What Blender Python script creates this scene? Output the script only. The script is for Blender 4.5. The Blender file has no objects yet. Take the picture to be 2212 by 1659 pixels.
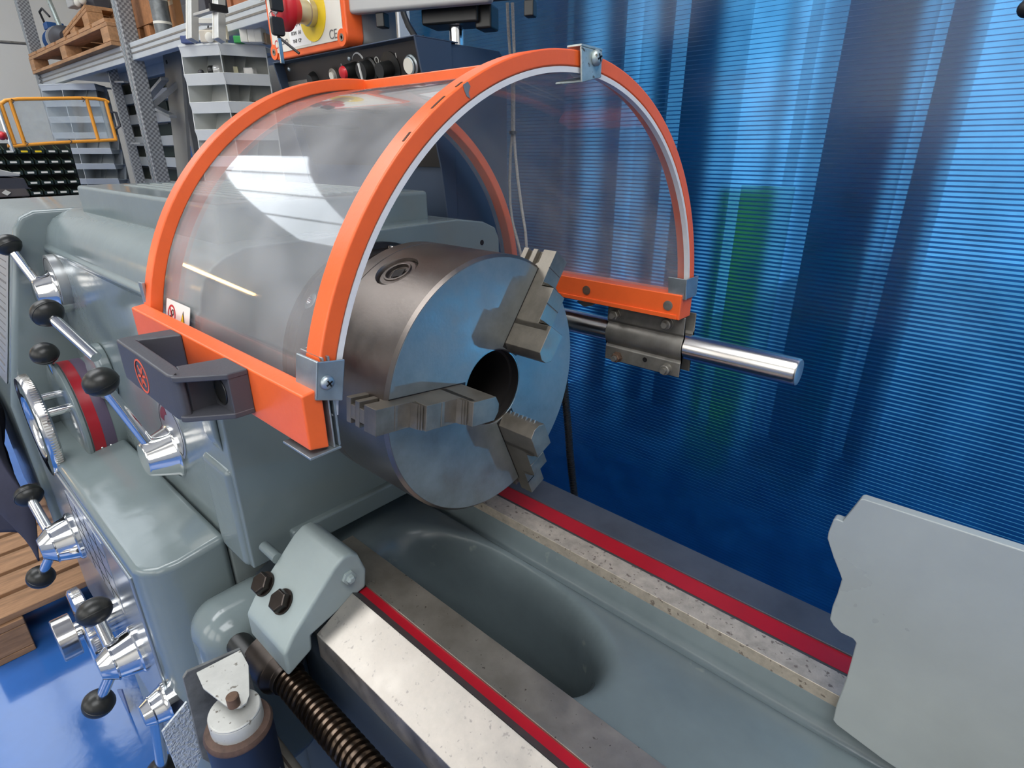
import bpy, bmesh, math, random
from mathutils import Vector, Matrix, Euler
random.seed(7)
SC = bpy.context.scene
COL = SC.collection

# ---------------------------------------------------------------- camera
F_PX, W_PX, H_PX = 1226.8167, 2212.0, 1659.0
CR = Matrix(((0.7424707, 0.66987551, -0.00201488),
             (0.25504311, -0.28546118, -0.92383166),
             (-0.61942737, 0.68540405, -0.3827937)))      # world -> camera axes (right, down, forward)
CAM = Vector((0.44064027, -0.45365115, 0.26596167))
cd = bpy.data.cameras.new('camera'); cd.sensor_width = 36.0; cd.sensor_fit = 'HORIZONTAL'
cd.lens = F_PX / W_PX * 36.0; cd.clip_start = 0.02; cd.clip_end = 100
cam = bpy.data.objects.new('camera', cd); COL.objects.link(cam)
rt, dn, fw = CR[0], CR[1], CR[2]
cam.matrix_world = Matrix(((rt[0], -dn[0], -fw[0], CAM[0]), (rt[1], -dn[1], -fw[1], CAM[1]),
                           (rt[2], -dn[2], -fw[2], CAM[2]), (0, 0, 0, 1)))
SC.camera = cam

# ---------------------------------------------------------------- world, sun, exposure
wd = bpy.data.worlds.new('sky'); SC.world = wd; wd.use_nodes = True
bg = wd.node_tree.nodes['Background']
bg.inputs[0].default_value = (0.74, 0.88, 1.0, 1); bg.inputs[1].default_value = 1.45
SC.view_settings.view_transform = 'Standard'; SC.view_settings.look = 'None'
SC.view_settings.gamma = 1.0; SC.view_settings.use_curve_mapping = False
SC.view_settings.exposure = 0.22
SC.cycles.max_bounces = 7; SC.cycles.diffuse_bounces = 3; SC.cycles.glossy_bounces = 4; SC.cycles.transmission_bounces = 4
SC.cycles.transparent_max_bounces = 14; SC.cycles.caustics_reflective = False; SC.cycles.caustics_refractive = False
SC.cycles.use_light_tree = False; SC.cycles.use_adaptive_sampling = True; SC.cycles.adaptive_threshold = 0.025; SC.cycles.sample_clamp_indirect = 4.0

# ---------------------------------------------------------------- helpers
def ray(px, py):
    c = Vector(((px - W_PX / 2) / F_PX, (py - H_PX / 2) / F_PX, 1.0))
    return rt * c[0] + dn * c[1] + fw * c[2]
def at(px, py, ax, v):
    """photo pixel -> the world point on the plane X/Y/Z = v"""
    d = ray(px, py); i = 'XYZ'.index(ax); t = (v - CAM[i]) / d[i]
    return CAM + d * t
def far(px, py, depth): return CAM + ray(px, py) * depth
def px2m(px, P):
    return px * ((Vector(P) - CAM).dot(fw)) / F_PX

def lin(c):
    c = c / 255.0
    return c / 12.92 if c <= 0.04045 else ((c + 0.055) / 1.055) ** 2.4
def rgb(r, g, b): return (lin(r), lin(g), lin(b), 1.0)

MATS = {}
def mat(name, col, rough=0.5, metal=0.0, var=0.0, vscale=8.0, bump=0.0, bscale=60.0, col2=None, coat=0.0, spots=None, aniso=None, rvar=0.0, spec=0.5):
    """procedural principled material: base colour varied by noise, fine relief by bump"""
    if name in MATS: return MATS[name]
    m = bpy.data.materials.new(name); m.use_nodes = True; nt = m.node_tree; N = nt.nodes; L = nt.links
    b = N['Principled BSDF']
    b.inputs['Base Color'].default_value = col; b.inputs['Roughness'].default_value = rough
    b.inputs['Metallic'].default_value = metal; b.inputs['Coat Weight'].default_value = coat
    b.inputs['Coat Roughness'].default_value = 0.08
    b.inputs['Specular IOR Level'].default_value = spec
    tc = N.new('ShaderNodeTexCoord')
    if var > 0 or rvar > 0:
        mp = N.new('ShaderNodeMapping'); L.new(tc.outputs['Object'], mp.inputs[0])
        if aniso: mp.inputs['Scale'].default_value = aniso
        n = N.new('ShaderNodeTexNoise'); n.inputs['Scale'].default_value = vscale; n.inputs['Detail'].default_value = 5
        n.inputs['Roughness'].default_value = 0.65; L.new(mp.outputs[0], n.inputs['Vector'])
        if var > 0:
            r = N.new('ShaderNodeValToRGB'); L.new(n.outputs['Fac'], r.inputs[0])
            c2 = col2 or tuple(x * (1 - var) for x in col[:3]) + (1,)
            c3 = col if col2 else tuple(min(1, x * (1 + var * 0.6)) for x in col[:3]) + (1,)
            r.color_ramp.elements[0].color = c2; r.color_ramp.elements[0].position = 0.32
            r.color_ramp.elements[1].color = c3; r.color_ramp.elements[1].position = 0.68
            out = r.outputs[0]
            if spots:
                s = N.new('ShaderNodeTexNoise'); s.inputs['Scale'].default_value = spots[1]; s.inputs['Detail'].default_value = 3
                L.new(tc.outputs['Object'], s.inputs['Vector'])
                sr = N.new('ShaderNodeValToRGB'); L.new(s.outputs['Fac'], sr.inputs[0])
                sr.color_ramp.elements[0].position = spots[2]; sr.color_ramp.elements[1].position = spots[2] + 0.06
                mx = N.new('ShaderNodeMix'); mx.data_type = 'RGBA'
                L.new(sr.outputs[0], mx.inputs[0]); L.new(out, mx.inputs[6]); mx.inputs[7].default_value = spots[0]
                out = mx.outputs[2]
            L.new(out, b.inputs['Base Color'])
        if rvar > 0:
            mr = N.new('ShaderNodeMapRange'); L.new(n.outputs['Fac'], mr.inputs[0])
            mr.inputs[1].default_value = 0.3; mr.inputs[2].default_value = 0.7
            mr.inputs[3].default_value = max(0.03, rough - rvar); mr.inputs[4].default_value = rough + rvar
            L.new(mr.outputs[0], b.inputs['Roughness'])
    if bump > 0:
        n2 = N.new('ShaderNodeTexNoise'); n2.inputs['Scale'].default_value = bscale; n2.inputs['Detail'].default_value = 3
        L.new(tc.outputs['Object'], n2.inputs['Vector'])
        bp = N.new('ShaderNodeBump'); bp.inputs['Strength'].default_value = bump; bp.inputs['Distance'].default_value = 0.004
        L.new(n2.outputs['Fac'], bp.inputs['Height']); L.new(bp.outputs[0], b.inputs['Normal'])
    MATS[name] = m
    return m
def emit(name, col, strength):
    if name in MATS: return MATS[name]
    m = bpy.data.materials.new(name); m.use_nodes = True; nt = m.node_tree; N = nt.nodes
    N.remove(N['Principled BSDF']); e = N.new('ShaderNodeEmission'); e.inputs[0].default_value = col; e.inputs[1].default_value = strength
    nt.links.new(e.outputs[0], N['Material Output'].inputs[0]); MATS[name] = m
    return m
def clear_mat(name, tint, haze_col, haze, gloss_rough=0.02, f0=0.05, power=5.0, translucent=False, blur=0.0):
    """thin clear sheet: tinted straight-through view, surface reflection that grows at grazing angles, some haze"""
    if name in MATS: return MATS[name]
    m = bpy.data.materials.new(name); m.use_nodes = True; nt = m.node_tree; N = nt.nodes; L = nt.links
    N.remove(N['Principled BSDF'])
    tr = N.new('ShaderNodeBsdfTransparent'); tr.inputs[0].default_value = tint
    df = N.new('ShaderNodeBsdfTranslucent' if translucent else 'ShaderNodeBsdfDiffuse'); df.inputs[0].default_value = haze_col
    gl = N.new('ShaderNodeBsdfGlossy'); gl.inputs[0].default_value = (1, 1, 1, 1); gl.inputs[1].default_value = gloss_rough
    tc = N.new('ShaderNodeTexCoord'); n = N.new('ShaderNodeTexNoise'); n.inputs['Scale'].default_value = 14; n.inputs['Detail'].default_value = 6
    L.new(tc.outputs['Object'], n.inputs['Vector'])
    mr = N.new('ShaderNodeMapRange'); mr.inputs[1].default_value = 0.3; mr.inputs[2].default_value = 0.75
    mr.inputs[3].default_value = haze * 0.55; mr.inputs[4].default_value = haze * 1.5; L.new(n.outputs['Fac'], mr.inputs[0])
    m1 = N.new('ShaderNodeMixShader'); L.new(mr.outputs[0], m1.inputs[0]); L.new(tr.outputs[0], m1.inputs[1]); L.new(df.outputs[0], m1.inputs[2])
    if blur > 0:      # part of the light is scattered by the ribbed inner face
        rf = N.new('ShaderNodeBsdfRefraction'); rf.inputs['Color'].default_value = tint; rf.inputs['Roughness'].default_value = 0.30; rf.inputs['IOR'].default_value = 1.20
        mb = N.new('ShaderNodeMixShader'); mb.inputs[0].default_value = blur; L.new(tr.outputs[0], mb.inputs[1]); L.new(rf.outputs[0], mb.inputs[2]); L.new(mb.outputs[0], m1.inputs[1])
    lw = N.new('ShaderNodeLayerWeight'); lw.inputs[0].default_value = 0.5
    pw = N.new('ShaderNodeMath'); pw.operation = 'POWER'; pw.inputs[1].default_value = power; L.new(lw.outputs['Facing'], pw.inputs[0])
    ma = N.new('ShaderNodeMath'); ma.operation = 'MULTIPLY_ADD'; L.new(pw.outputs[0], ma.inputs[0]); ma.inputs[1].default_value = 0.8; ma.inputs[2].default_value = f0
    m2 = N.new('ShaderNodeMixShader'); L.new(ma.outputs[0], m2.inputs[0]); L.new(m1.outputs[0], m2.inputs[1]); L.new(gl.outputs[0], m2.inputs[2])
    L.new(m2.outputs[0], N['Material Output'].inputs[0]); MATS[name] = m
    return m

def new(name, bm, m, parent=None, bev=0.0, seg=2, smooth=40, sub=0):
    """one mesh object; vertices given in world coordinates, origin moved to the mesh's centre"""
    bmesh.ops.recalc_face_normals(bm, faces=bm.faces)
    me = bpy.data.meshes.new(name)
    c = Vector((0, 0, 0))
    if bm.verts:
        lo = Vector([min(v.co[i] for v in bm.verts) for i in range(3)]); hi = Vector([max(v.co[i] for v in bm.verts) for i in range(3)])
        c = (lo + hi) / 2
        bmesh.ops.translate(bm, verts=bm.verts, vec=-c)
    bm.to_mesh(me); bm.free()
    return link(name, me, c, m, parent, bev, seg, smooth, sub)
def link(name, me, c, m, parent=None, bev=0.0, seg=2, smooth=40, sub=0):
    if m and not me.materials: me.materials.append(m)
    o = bpy.data.objects.new(name, me); COL.objects.link(o); o.location = c
    if smooth:
        me.polygons.foreach_set('use_smooth', [True] * len(me.polygons)); me.update()
        try: me.set_sharp_from_angle(angle=math.radians(smooth))
        except Exception: pass
    if bev > 0:
        b = o.modifiers.new('bevel', 'BEVEL'); b.width = bev; b.segments = seg; b.limit_method = 'ANGLE'; b.angle_limit = math.radians(35)
        b.harden_normals = True
    if sub: s = o.modifiers.new('sub', 'SUBSURF'); s.levels = sub; s.render_levels = sub
    if parent: setpar(o, parent)
    return o
def setpar(o, parent):
    o.parent = parent
    o.matrix_parent_inverse = world_mx(parent).inverted()
def world_mx(o):
    m = Matrix.LocRotScale(o.location, o.rotation_euler, o.scale)
    return world_mx(o.parent) @ o.matrix_parent_inverse @ m if o.parent else m
def thing(name, label, cat, loc, group=None):
    o = bpy.data.objects.new(name, None); COL.objects.link(o); o.location = loc; o.empty_display_size = 0.05
    return tag(o, label, cat, group)
def tag(o, label=None, cat=None, group=None, kind=None):
    if label: o['label'] = label
    if cat: o['category'] = cat
    if group: o['group'] = group
    if kind: o['kind'] = kind
    return o
def struct(name, bm, m, label=None, **k):
    o = new(name, bm, m, None, **k); o['kind'] = 'structure'
    if label: o['label'] = label
    return o
def dup(o, parent=None, off=Vector((0, 0, 0))):
    """copy of a thing and of its parts (mesh data shared)"""
    c = o.copy(); COL.objects.link(c)
    if parent is not None: c.parent = parent
    else: c.location = Vector(o.location) + off
    for ch in [x for x in o.children]: dup(ch, c)
    return c

# ---- shapes (all add to a bmesh)
def B(): return bmesh.new()
def box(bm, x0, x1, y0, y1, z0, z1):
    v = [bm.verts.new((x, y, z)) for x in (x0, x1) for y in (y0, y1) for z in (z0, z1)]
    for f in ((0, 1, 3, 2), (4, 6, 7, 5), (0, 4, 5, 1), (2, 3, 7, 6), (0, 2, 6, 4), (1, 5, 7, 3)): bm.faces.new([v[i] for i in f])
    return bm
def obox(bm, c, ax, ay, az, sx, sy, sz):
    """box with axes ax, ay, az (unit vectors) and full sizes"""
    c = Vector(c); v = []
    for i in (-.5, .5):
        for j in (-.5, .5):
            for k in (-.5, .5): v.append(bm.verts.new(c + ax * (i * sx) + ay * (j * sy) + az * (k * sz)))
    for f in ((0, 1, 3, 2), (4, 6, 7, 5), (0, 4, 5, 1), (2, 3, 7, 6), (0, 2, 6, 4), (1, 5, 7, 3)): bm.faces.new([v[i] for i in f])
    return bm
def frame(d):
    d = Vector(d).normalized(); a = Vector((0, 0, 1)) if abs(d.z) < 0.9 else Vector((1, 0, 0))
    u = d.cross(a).normalized(); return d, u, d.cross(u).normalized()
def lathe(bm, p, d, prof, n=32, cap=True):
    """surface of revolution: prof = [(along, radius)...] from point p along d"""
    d, u, w = frame(d); p = Vector(p); rings = []
    for a, r in prof:
        rings.append([bm.verts.new(p + d * a + (u * math.cos(2 * math.pi * i / n) + w * math.sin(2 * math.pi * i / n)) * max(r, 1e-5)) for i in range(n)])
    for k in range(len(rings) - 1):
        for i in range(n): bm.faces.new((rings[k][i], rings[k][(i + 1) % n], rings[k + 1][(i + 1) % n], rings[k + 1][i]))
    if cap:
        bm.faces.new(rings[0]); bm.faces.new(rings[-1])
    return bm
def cyl(bm, p0, p1, r, n=24, r2=None):
    p0 = Vector(p0); p1 = Vector(p1)
    return lathe(bm, p0, p1 - p0, [(0, r), ((p1 - p0).length, r if r2 is None else r2)], n)
def tube(bm, pts, r, n=10, closed=False):
    pts = [Vector(p) for p in pts]; rings = []; u = None
    for i, p in enumerate(pts):
        a = pts[max(i - 1, 0)]; b = pts[min(i + 1, len(pts) - 1)]; d = (b - a).normalized()
        if u is None: _, u, _ = frame(d)
        u = (u - d * u.dot(d)).normalized(); w = d.cross(u)
        rings.append([bm.verts.new(p + (u * math.cos(2 * math.pi * k / n) + w * math.sin(2 * math.pi * k / n)) * r) for k in range(n)])
    for i in range(len(rings) - 1):
        for k in range(n): bm.faces.new((rings[i][k], rings[i][(k + 1) % n], rings[i + 1][(k + 1) % n], rings[i + 1][k]))
    bm.faces.new(rings[0]); bm.faces.new(rings[-1])
    return bm
def ext(bm, poly, vec):
    """polygon (3-D points) extruded by vec, closed"""
    vec = Vector(vec); a = [bm.verts.new(p) for p in poly]; b = [bm.verts.new(Vector(p) + vec) for p in poly]; n = len(poly)
    bm.faces.new(a); bm.faces.new(list(reversed(b)))
    for i in range(n): bm.faces.new((a[i], a[(i + 1) % n], b[(i + 1) % n], b[i]))
    return bm
def extx(bm, yz, x0, x1): return ext(bm, [(x0, y, z) for y, z in yz], (x1 - x0, 0, 0))
def exty(bm, xz, y0, y1): return ext(bm, [(x, y0, z) for x, z in xz], (0, y1 - y0, 0))
def arcsweep(bm, cy, cz, sec, a0, a1, n=64):
    """section [(x, r)...] swept about the X-direction axis through (cy, cz), angles in degrees"""
    rings = []
    for i in range(n + 1):
        t = math.radians(a0 + (a1 - a0) * i / n)
        rings.append([bm.verts.new((x, cy + r * math.cos(t), cz + r * math.sin(t))) for x, r in sec])
    m = len(sec)
    for i in range(n):
        for k in range(m): bm.faces.new((rings[i][k], rings[i][(k + 1) % m], rings[i + 1][(k + 1) % m], rings[i + 1][k]))
    bm.faces.new(rings[0]); bm.faces.new(rings[-1])
    return bm
def ellipsoid(bm, c, d, ra, rb, n=24, m=14):
    d, u, w = frame(d); c = Vector(c)
    prof = [(-ra * math.cos(math.pi * i / m), rb * math.sin(math.pi * i / m)) for i in range(m + 1)]
    prof[0] = (-ra, 1e-4); prof[-1] = (ra, 1e-4)
    return lathe(bm, c, d, prof, n)
def hexhead(bm, p, d, r, h):
    return lathe(bm, p, d, [(0, r), (h * 0.85, r), (h, r * 0.86)], 6)
def rrect(w, h, r, n=5):
    """rounded rectangle outline centred on 0"""
    out = []
    for cx, cy, a in ((w / 2 - r, h / 2 - r, 0), (-w / 2 + r, h / 2 - r, 90), (-w / 2 + r, -h / 2 + r, 180), (w / 2 - r, -h / 2 + r, 270)):
        for i in range(n + 1):
            t = math.radians(a + 90 * i / n); out.append((cx + r * math.cos(t), cy + r * math.sin(t)))
    return out
def plate(bm, c, u, v, outline, th):
    """flat plate: outline in (u, v) coordinates around c, thickness th along u x v"""
    c = Vector(c); u = Vector(u).normalized(); v = Vector(v).normalized(); n = u.cross(v)
    return ext(bm, [c + u * a + v * b for a, b in outline], n * th)
def text(name, s, c, u, v, size, m, parent, depth=0.0004, bold=False):
    """flat lettering lying in the plane (u right, v up), centred on c"""
    cu = bpy.data.curves.new(name, 'FONT'); cu.body = s; cu.size = size; cu.align_x = 'CENTER'; cu.align_y = 'CENTER'; cu.extrude = depth
    if bold: cu.offset = size * 0.012
    t = bpy.data.objects.new('tmp', cu); COL.objects.link(t)
    dg = bpy.context.evaluated_depsgraph_get(); me = bpy.data.meshes.new_from_object(t.evaluated_get(dg))
    bpy.data.objects.remove(t); bpy.data.curves.remove(cu)
    u = Vector(u).normalized(); v = Vector(v).normalized(); n = u.cross(v)
    M = Matrix(((u[0], v[0], n[0]), (u[1], v[1], n[1]), (u[2], v[2], n[2])))
    me.transform(M.to_4x4()); me.materials.clear()
    return link(name, me, Vector(c), m, parent, smooth=0)
X, Y, Z = Vector((1, 0, 0)), Vector((0, 1, 0)), Vector((0, 0, 1))

# ---------------------------------------------------------------- materials
GREY = mat('machine_grey_paint', rgb(118, 130, 131), 0.15, var=0.07, vscale=4, bump=0.10, bscale=34)
GREY2 = mat('flat_grey_paint', rgb(140, 150, 149), 0.42, var=0.09, vscale=7, bump=0.10, bscale=60, rvar=0.1)
BEDG = mat('bed_grey_paint', rgb(104, 116, 119), 0.26, var=0.14, vscale=6, bump=0.35, bscale=16, spots=(rgb(122, 130, 128), 30, 0.70))
BLOCKG = mat('light_grey_paint', rgb(148, 160, 159), 0.4, var=0.06, vscale=9, bump=0.06, bscale=90)
WAY = mat('ground_way_steel', (0.52, 0.478, 0.425, 1), 0.46, metal=1.0, var=0.16, vscale=30, rvar=0.07, spots=((0.36, 0.33, 0.30, 1), 170, 0.64))
WAYD = mat('dark_way_steel', (0.36, 0.325, 0.275, 1), 0.34, metal=0.75, var=0.2, vscale=25, rvar=0.08, spots=((0.12, 0.10, 0.085, 1), 200, 0.68))
WAYS = mat('speckled_way_steel', (0.52, 0.46, 0.38, 1), 0.48, metal=0.45, var=0.25, vscale=60, spots=((0.22, 0.18, 0.15, 1), 150, 0.62))
EDGE = mat('way_edge_steel', rgb(92, 91, 88), 0.45, metal=0.6, var=0.15, vscale=40)
SLATE = mat('slate_machined_iron', rgb(88, 93, 103), 0.36, metal=0.5, var=0.2, vscale=18, rvar=0.08)
RED = mat('red_enamel', rgb(160, 22, 36), 0.32, var=0.08, vscale=20, spots=((0.6, 0.3, 0.3, 1), 160, 0.78))
CHUCK = mat('chuck_steel', rgb(128, 120, 114), 0.36, metal=0.95, var=0.2, vscale=14, rvar=0.09, bump=0.03, bscale=220)
CHFACE = mat('chuck_face_steel', rgb(132, 136, 134), 0.42, metal=0.55, var=0.2, vscale=22, rvar=0.1, bump=0.03, bscale=300)
JAW = mat('hardened_jaw_steel', rgb(128, 121, 110), 0.38, metal=0.6, var=0.25, vscale=40, rvar=0.1)
JAWE = mat('bright_jaw_edge', rgb(172, 168, 162), 0.35, metal=0.9, var=0.15, vscale=60)
CHROME = mat('polished_chrome', (0.80, 0.80, 0.79, 1), 0.10, metal=1.0, var=0.03, vscale=30)
STEEL = mat('bright_steel', (0.63, 0.60, 0.56, 1), 0.22, metal=1.0, var=0.08, vscale=30, aniso=(0.1, 1, 1))
DARKST = mat('oiled_black_steel', rgb(58, 52, 48), 0.33, metal=0.85, var=0.25, vscale=40)
SCREWM = mat('oiled_lead_screw', rgb(84, 72, 62), 0.26, metal=0.95, var=0.25, vscale=40)
RUST = mat('rusty_iron', rgb(108, 84, 68), 0.7, metal=0.3, var=0.4, vscale=60)
CAST = mat('weathered_zinc', rgb(142, 138, 130), 0.42, metal=0.6, var=0.3, vscale=25, rvar=0.1)
GALV = mat('galvanised_steel', rgb(168, 178, 182), 0.36, metal=0.8, var=0.15, vscale=40, rvar=0.1)
GALVW = mat('worn_galvanised_steel', rgb(178, 190, 186), 0.42, metal=0.6, var=0.2, vscale=50, spots=(rgb(96, 84, 70), 120, 0.62))
ZINCW = mat('dusty_zinc_plate', rgb(190, 190, 184), 0.55, metal=0.4, var=0.12, vscale=30, spots=(rgb(120, 115, 106), 140, 0.64))
ORANGE = mat('orange_powder_coat', rgb(244, 104, 48), 0.34, var=0.07, vscale=14, bump=0.04, bscale=200)
ORSCR = mat('scraped_paint', rgb(60, 40, 28), 0.7, var=0.3, vscale=60)
BLACKP = mat('black_plastic', rgb(30, 31, 30), 0.36, var=0.15, vscale=20)
KNOB = mat('black_bakelite', rgb(36, 37, 35), 0.34, var=0.12, vscale=24, spec=0.4)
HANDLE = mat('charcoal_plastic', rgb(70, 71, 77), 0.45, var=0.06, vscale=20, bump=0.05, bscale=400)
NAVY = mat('navy_paint', rgb(52, 66, 86), 0.5, var=0.06, vscale=10)
BLACKPANEL = mat('black_panel', rgb(42, 38, 36), 0.4, var=0.1, vscale=30)
WHITEP = mat('off_white_plastic', rgb(226, 222, 208), 0.45, var=0.04, vscale=12)
WHITES = mat('white_seal', rgb(226, 226, 226), 0.55, var=0.05, vscale=40)
STICK = mat('white_sticker', rgb(240, 238, 234), 0.4)
REDP = mat('red_plastic', rgb(200, 32, 42), 0.35, var=0.05)
YEL = mat('yellow_disc', rgb(240, 206, 40), 0.4, var=0.06, vscale=10)
BRASS = mat('plated_collar', rgb(196, 188, 160), 0.3, metal=0.6, var=0.1)
BLACKI = mat('black_print', rgb(28, 26, 26), 0.5)
GREYI = mat('grey_print', rgb(110, 108, 106), 0.6)
WHITEI = mat('white_print', rgb(220, 220, 214), 0.5)
REDI = mat('red_print', rgb(190, 30, 44), 0.5)
ORI = mat('orange_print', rgb(222, 92, 62), 0.6)
MAROON = mat('maroon_print', rgb(120, 28, 42), 0.4)
PURPLE = mat('mauve_scale_band', rgb(88, 76, 96), 0.38, var=0.06)
ALU = mat('aluminium_label', rgb(190, 192, 192), 0.32, metal=0.8, var=0.08, vscale=30)
SILVERC = mat('silver_grey_case', rgb(176, 176, 172), 0.42, var=0.03)
WOOD = mat('pallet_wood', rgb(176, 132, 92), 0.75, var=0.3, vscale=6, aniso=(1, 8, 8), bump=0.2, bscale=40)
WOODB = mat('crate_wood', rgb(172, 118, 76), 0.75, var=0.25, vscale=6, aniso=(6, 1, 6), bump=0.2, bscale=40)
WOODG = mat('weathered_wood', rgb(160, 122, 90), 0.8, var=0.4, vscale=7, aniso=(8, 1, 8), bump=0.25, bscale=40)
RACK = mat('rack_galvanised', rgb(160, 162, 162), 0.45, metal=0.5, var=0.15, vscale=14)
RACKB = mat('rack_beam_grey', rgb(186, 190, 190), 0.5, var=0.08, vscale=6)
BIN = mat('grey_bin_plastic', rgb(196, 202, 206), 0.5, var=0.05, vscale=6)
BIN2 = mat('light_bin_plastic', rgb(214, 216, 212), 0.5, var=0.05, vscale=6)
GREENB = mat('dark_green_bin', rgb(46, 58, 44), 0.5, var=0.12, vscale=10)
PANEL = mat('grey_panel', rgb(138, 136, 128), 0.6, var=0.1, vscale=3)
DARKM = mat('dark_machine', rgb(62, 62, 68), 0.5, var=0.15, vscale=8)
BROWNM = mat('brown_machine', rgb(96, 88, 84), 0.5, var=0.12, vscale=8)
BLUEM = mat('blue_motor', rgb(38, 84, 140), 0.45, var=0.15, vscale=14)
AMBER = mat('amber_frame', rgb(240, 160, 50), 0.4, var=0.06, vscale=12)
CLOTH = mat('dark_cloth', rgb(58, 58, 72), 0.9, var=0.2, vscale=9, bump=0.3, bscale=30)
WALLM = mat('white_wall', rgb(224, 220, 210), 0.85, var=0.04, vscale=1.2, bump=0.04, bscale=12)
CEIL = mat('ceiling_white', rgb(206, 206, 202), 0.9, var=0.05, vscale=1.0)
FLOORM = mat('blue_epoxy_floor', rgb(52, 104, 178), 0.13, var=0.22, vscale=1.6, bump=0.10, bscale=28, coat=0.3, rvar=0.05)
RUBBER = mat('black_hose', rgb(24, 24, 26), 0.5)
CORD = mat('grey_braided_cord', rgb(178, 176, 170), 0.75, var=0.35, vscale=300)
CARD = mat('cardboard', rgb(198, 170, 134), 0.8, var=0.1)
GREENP = mat('green_box', rgb(52, 158, 76), 0.5, var=0.06)
BLUEB = mat('blue_box', rgb(58, 74, 120), 0.55, var=0.06)
BLUEBIN = mat('bright_blue_bin', rgb(40, 108, 180), 0.5, var=0.06)
HOLE = mat('dark_bore', rgb(26, 22, 20), 0.6, metal=0.2, var=0.2)
SHIELD = clear_mat('clear_polycarbonate', (0.955, 0.955, 0.955, 1), (0.82, 0.83, 0.84, 1), 0.13, 0.035, 0.020, 4.5)
SHIELDY = clear_mat('clear_shield', (0.93, 0.94, 0.93, 1), (0.8, 0.82, 0.8, 1), 0.16, 0.03, 0.06, 3.0)
SKIN = clear_mat('blue_polycarbonate', (0.32, 0.63, 0.84, 1), (0.03, 0.21, 0.46, 1), 0.20, 0.2, 0.03, 4.0, translucent=True)
SKINB = clear_mat('blue_polycarbonate_inner', (0.32, 0.63, 0.84, 1), (0.03, 0.21, 0.46, 1), 0.20, 0.2, 0.03, 4.0, translucent=True, blur=0.6)
WEB = clear_mat('blue_sheet_web', (0.05, 0.24, 0.50, 1), (0.02, 0.16, 0.42, 1), 0.5, 0.3, 0.03, 4.0, translucent=True)
PLBAG = clear_mat('clear_plastic_bag', (0.9, 0.9, 0.9, 1), (0.8, 0.8, 0.78, 1), 0.35, 0.12, 0.10, 3.0)

# ================================================================ the room
struct('floor', box(B(), -7.7, 4.1, -4.6, 2.1, -1.2, -1.10), FLOORM, 'glossy blue painted workshop floor', smooth=0)
struct('ground_bounce', box(B(), -1.5, 6.0, 0.95, 9.0, -1.19, -1.095), mat('pale_bounce', rgb(205, 205, 200), 0.9, var=0.08, vscale=2), 'pale ground added behind the blue sheet to brighten its lower part', smooth=0)  # pale slab added to bounce sky light into the lower sheet
struct('wall_left', box(B(), -7.8, -7.6, -4.6, 2.1, -1.1, 3.2), WALLM, 'plain white wall behind the storage rack', smooth=0)
struct('wall_back', box(B(), -7.7, -1.5, 2.0, 2.15, -1.1, 3.2), WALLM, smooth=0)
struct('wall_partition', box(B(), -1.58, -1.5, 0.93, 2.1, -1.1, 3.2), PANEL, smooth=0)
struct('wall_front', box(B(), -7.7, 4.1, -4.7, -4.5, -1.1, 3.2), WALLM, smooth=0)
struct('wall_right', box(B(), 4.0, 4.2, -4.6, 0.9, -1.1, 3.2), WALLM, smooth=0)
bm = B()
sky_x = [(-7.0, -5.0), (-3.6, -2.0), (0.6, 2.6)]
ys = [(-2.75, -1.92), (-1.85, -1.16), (-1.09, -0.50), (-0.43, 0.10)]
xs = [-7.8] + [v for p in sky_x for v in p] + [4.2]
for i in range(0, len(xs), 2): box(bm, xs[i], xs[i + 1], -4.7, 2.1 if xs[i + 1] < -1.5 else 0.93, 3.02, 3.14)
for a, b in sky_x:
    box(bm, a, b, -4.7, -2.8, 3.02, 3.14); box(bm, a, b, 0.15, 2.1 if b < -1.5 else 0.93, 3.02, 3.14)
struct('ceiling', bm, CEIL, smooth=0)
DAYL = emit('skylight_daylight_dim', (0.86, 0.93, 1.0, 1), 3.3)      # row mirrored in the shield, dimmed to soften its reflection
DAYH = emit('skylight_daylight_fill', (0.97, 0.985, 1.0, 1), 7.0)  # unseen rows added to fill the room, stronger than the mirrored row
k = 0
for (a, b), st in zip(sky_x, (DAYL, DAYH, DAYH)):
    k += 1; bm = B()
    for y in (-2.80, -1.90, -1.14, -0.485, 0.10): box(bm, a, b, y, y + 0.05, 3.0, 3.06)
    w = struct('window_%d' % k, bm, CEIL, smooth=0)
    for y0, y1 in ys: new('pane', box(B(), a + 0.01, b - 0.01, y0 - 0.03, y1 + 0.04, 3.035, 3.05), st, w, smooth=0)
# unseen tall windows added behind the camera as the main fill
FILLW = emit('window_fill', (1.0, 0.97, 0.93, 1), 3.0)
for i, x in enumerate((-3.6, -1.2, 1.2)):
    bm = B()
    for xx in (x, x + 0.9, x + 1.75): box(bm, xx, xx + 0.05, -4.5, -4.44, 0.3, 2.7)
    box(bm, x, x + 1.8, -4.5, -4.44, 0.25, 0.3); box(bm, x, x + 1.8, -4.5, -4.44, 2.7, 2.75)
    w = struct('window_%d' % (4 + i), bm, WHITEP, smooth=0)
    for xx in (x + 0.05, x + 0.95): new('pane', box(B(), xx, xx + 0.8, -4.49, -4.47, 0.3, 2.7), FILLW, w, smooth=0)
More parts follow.
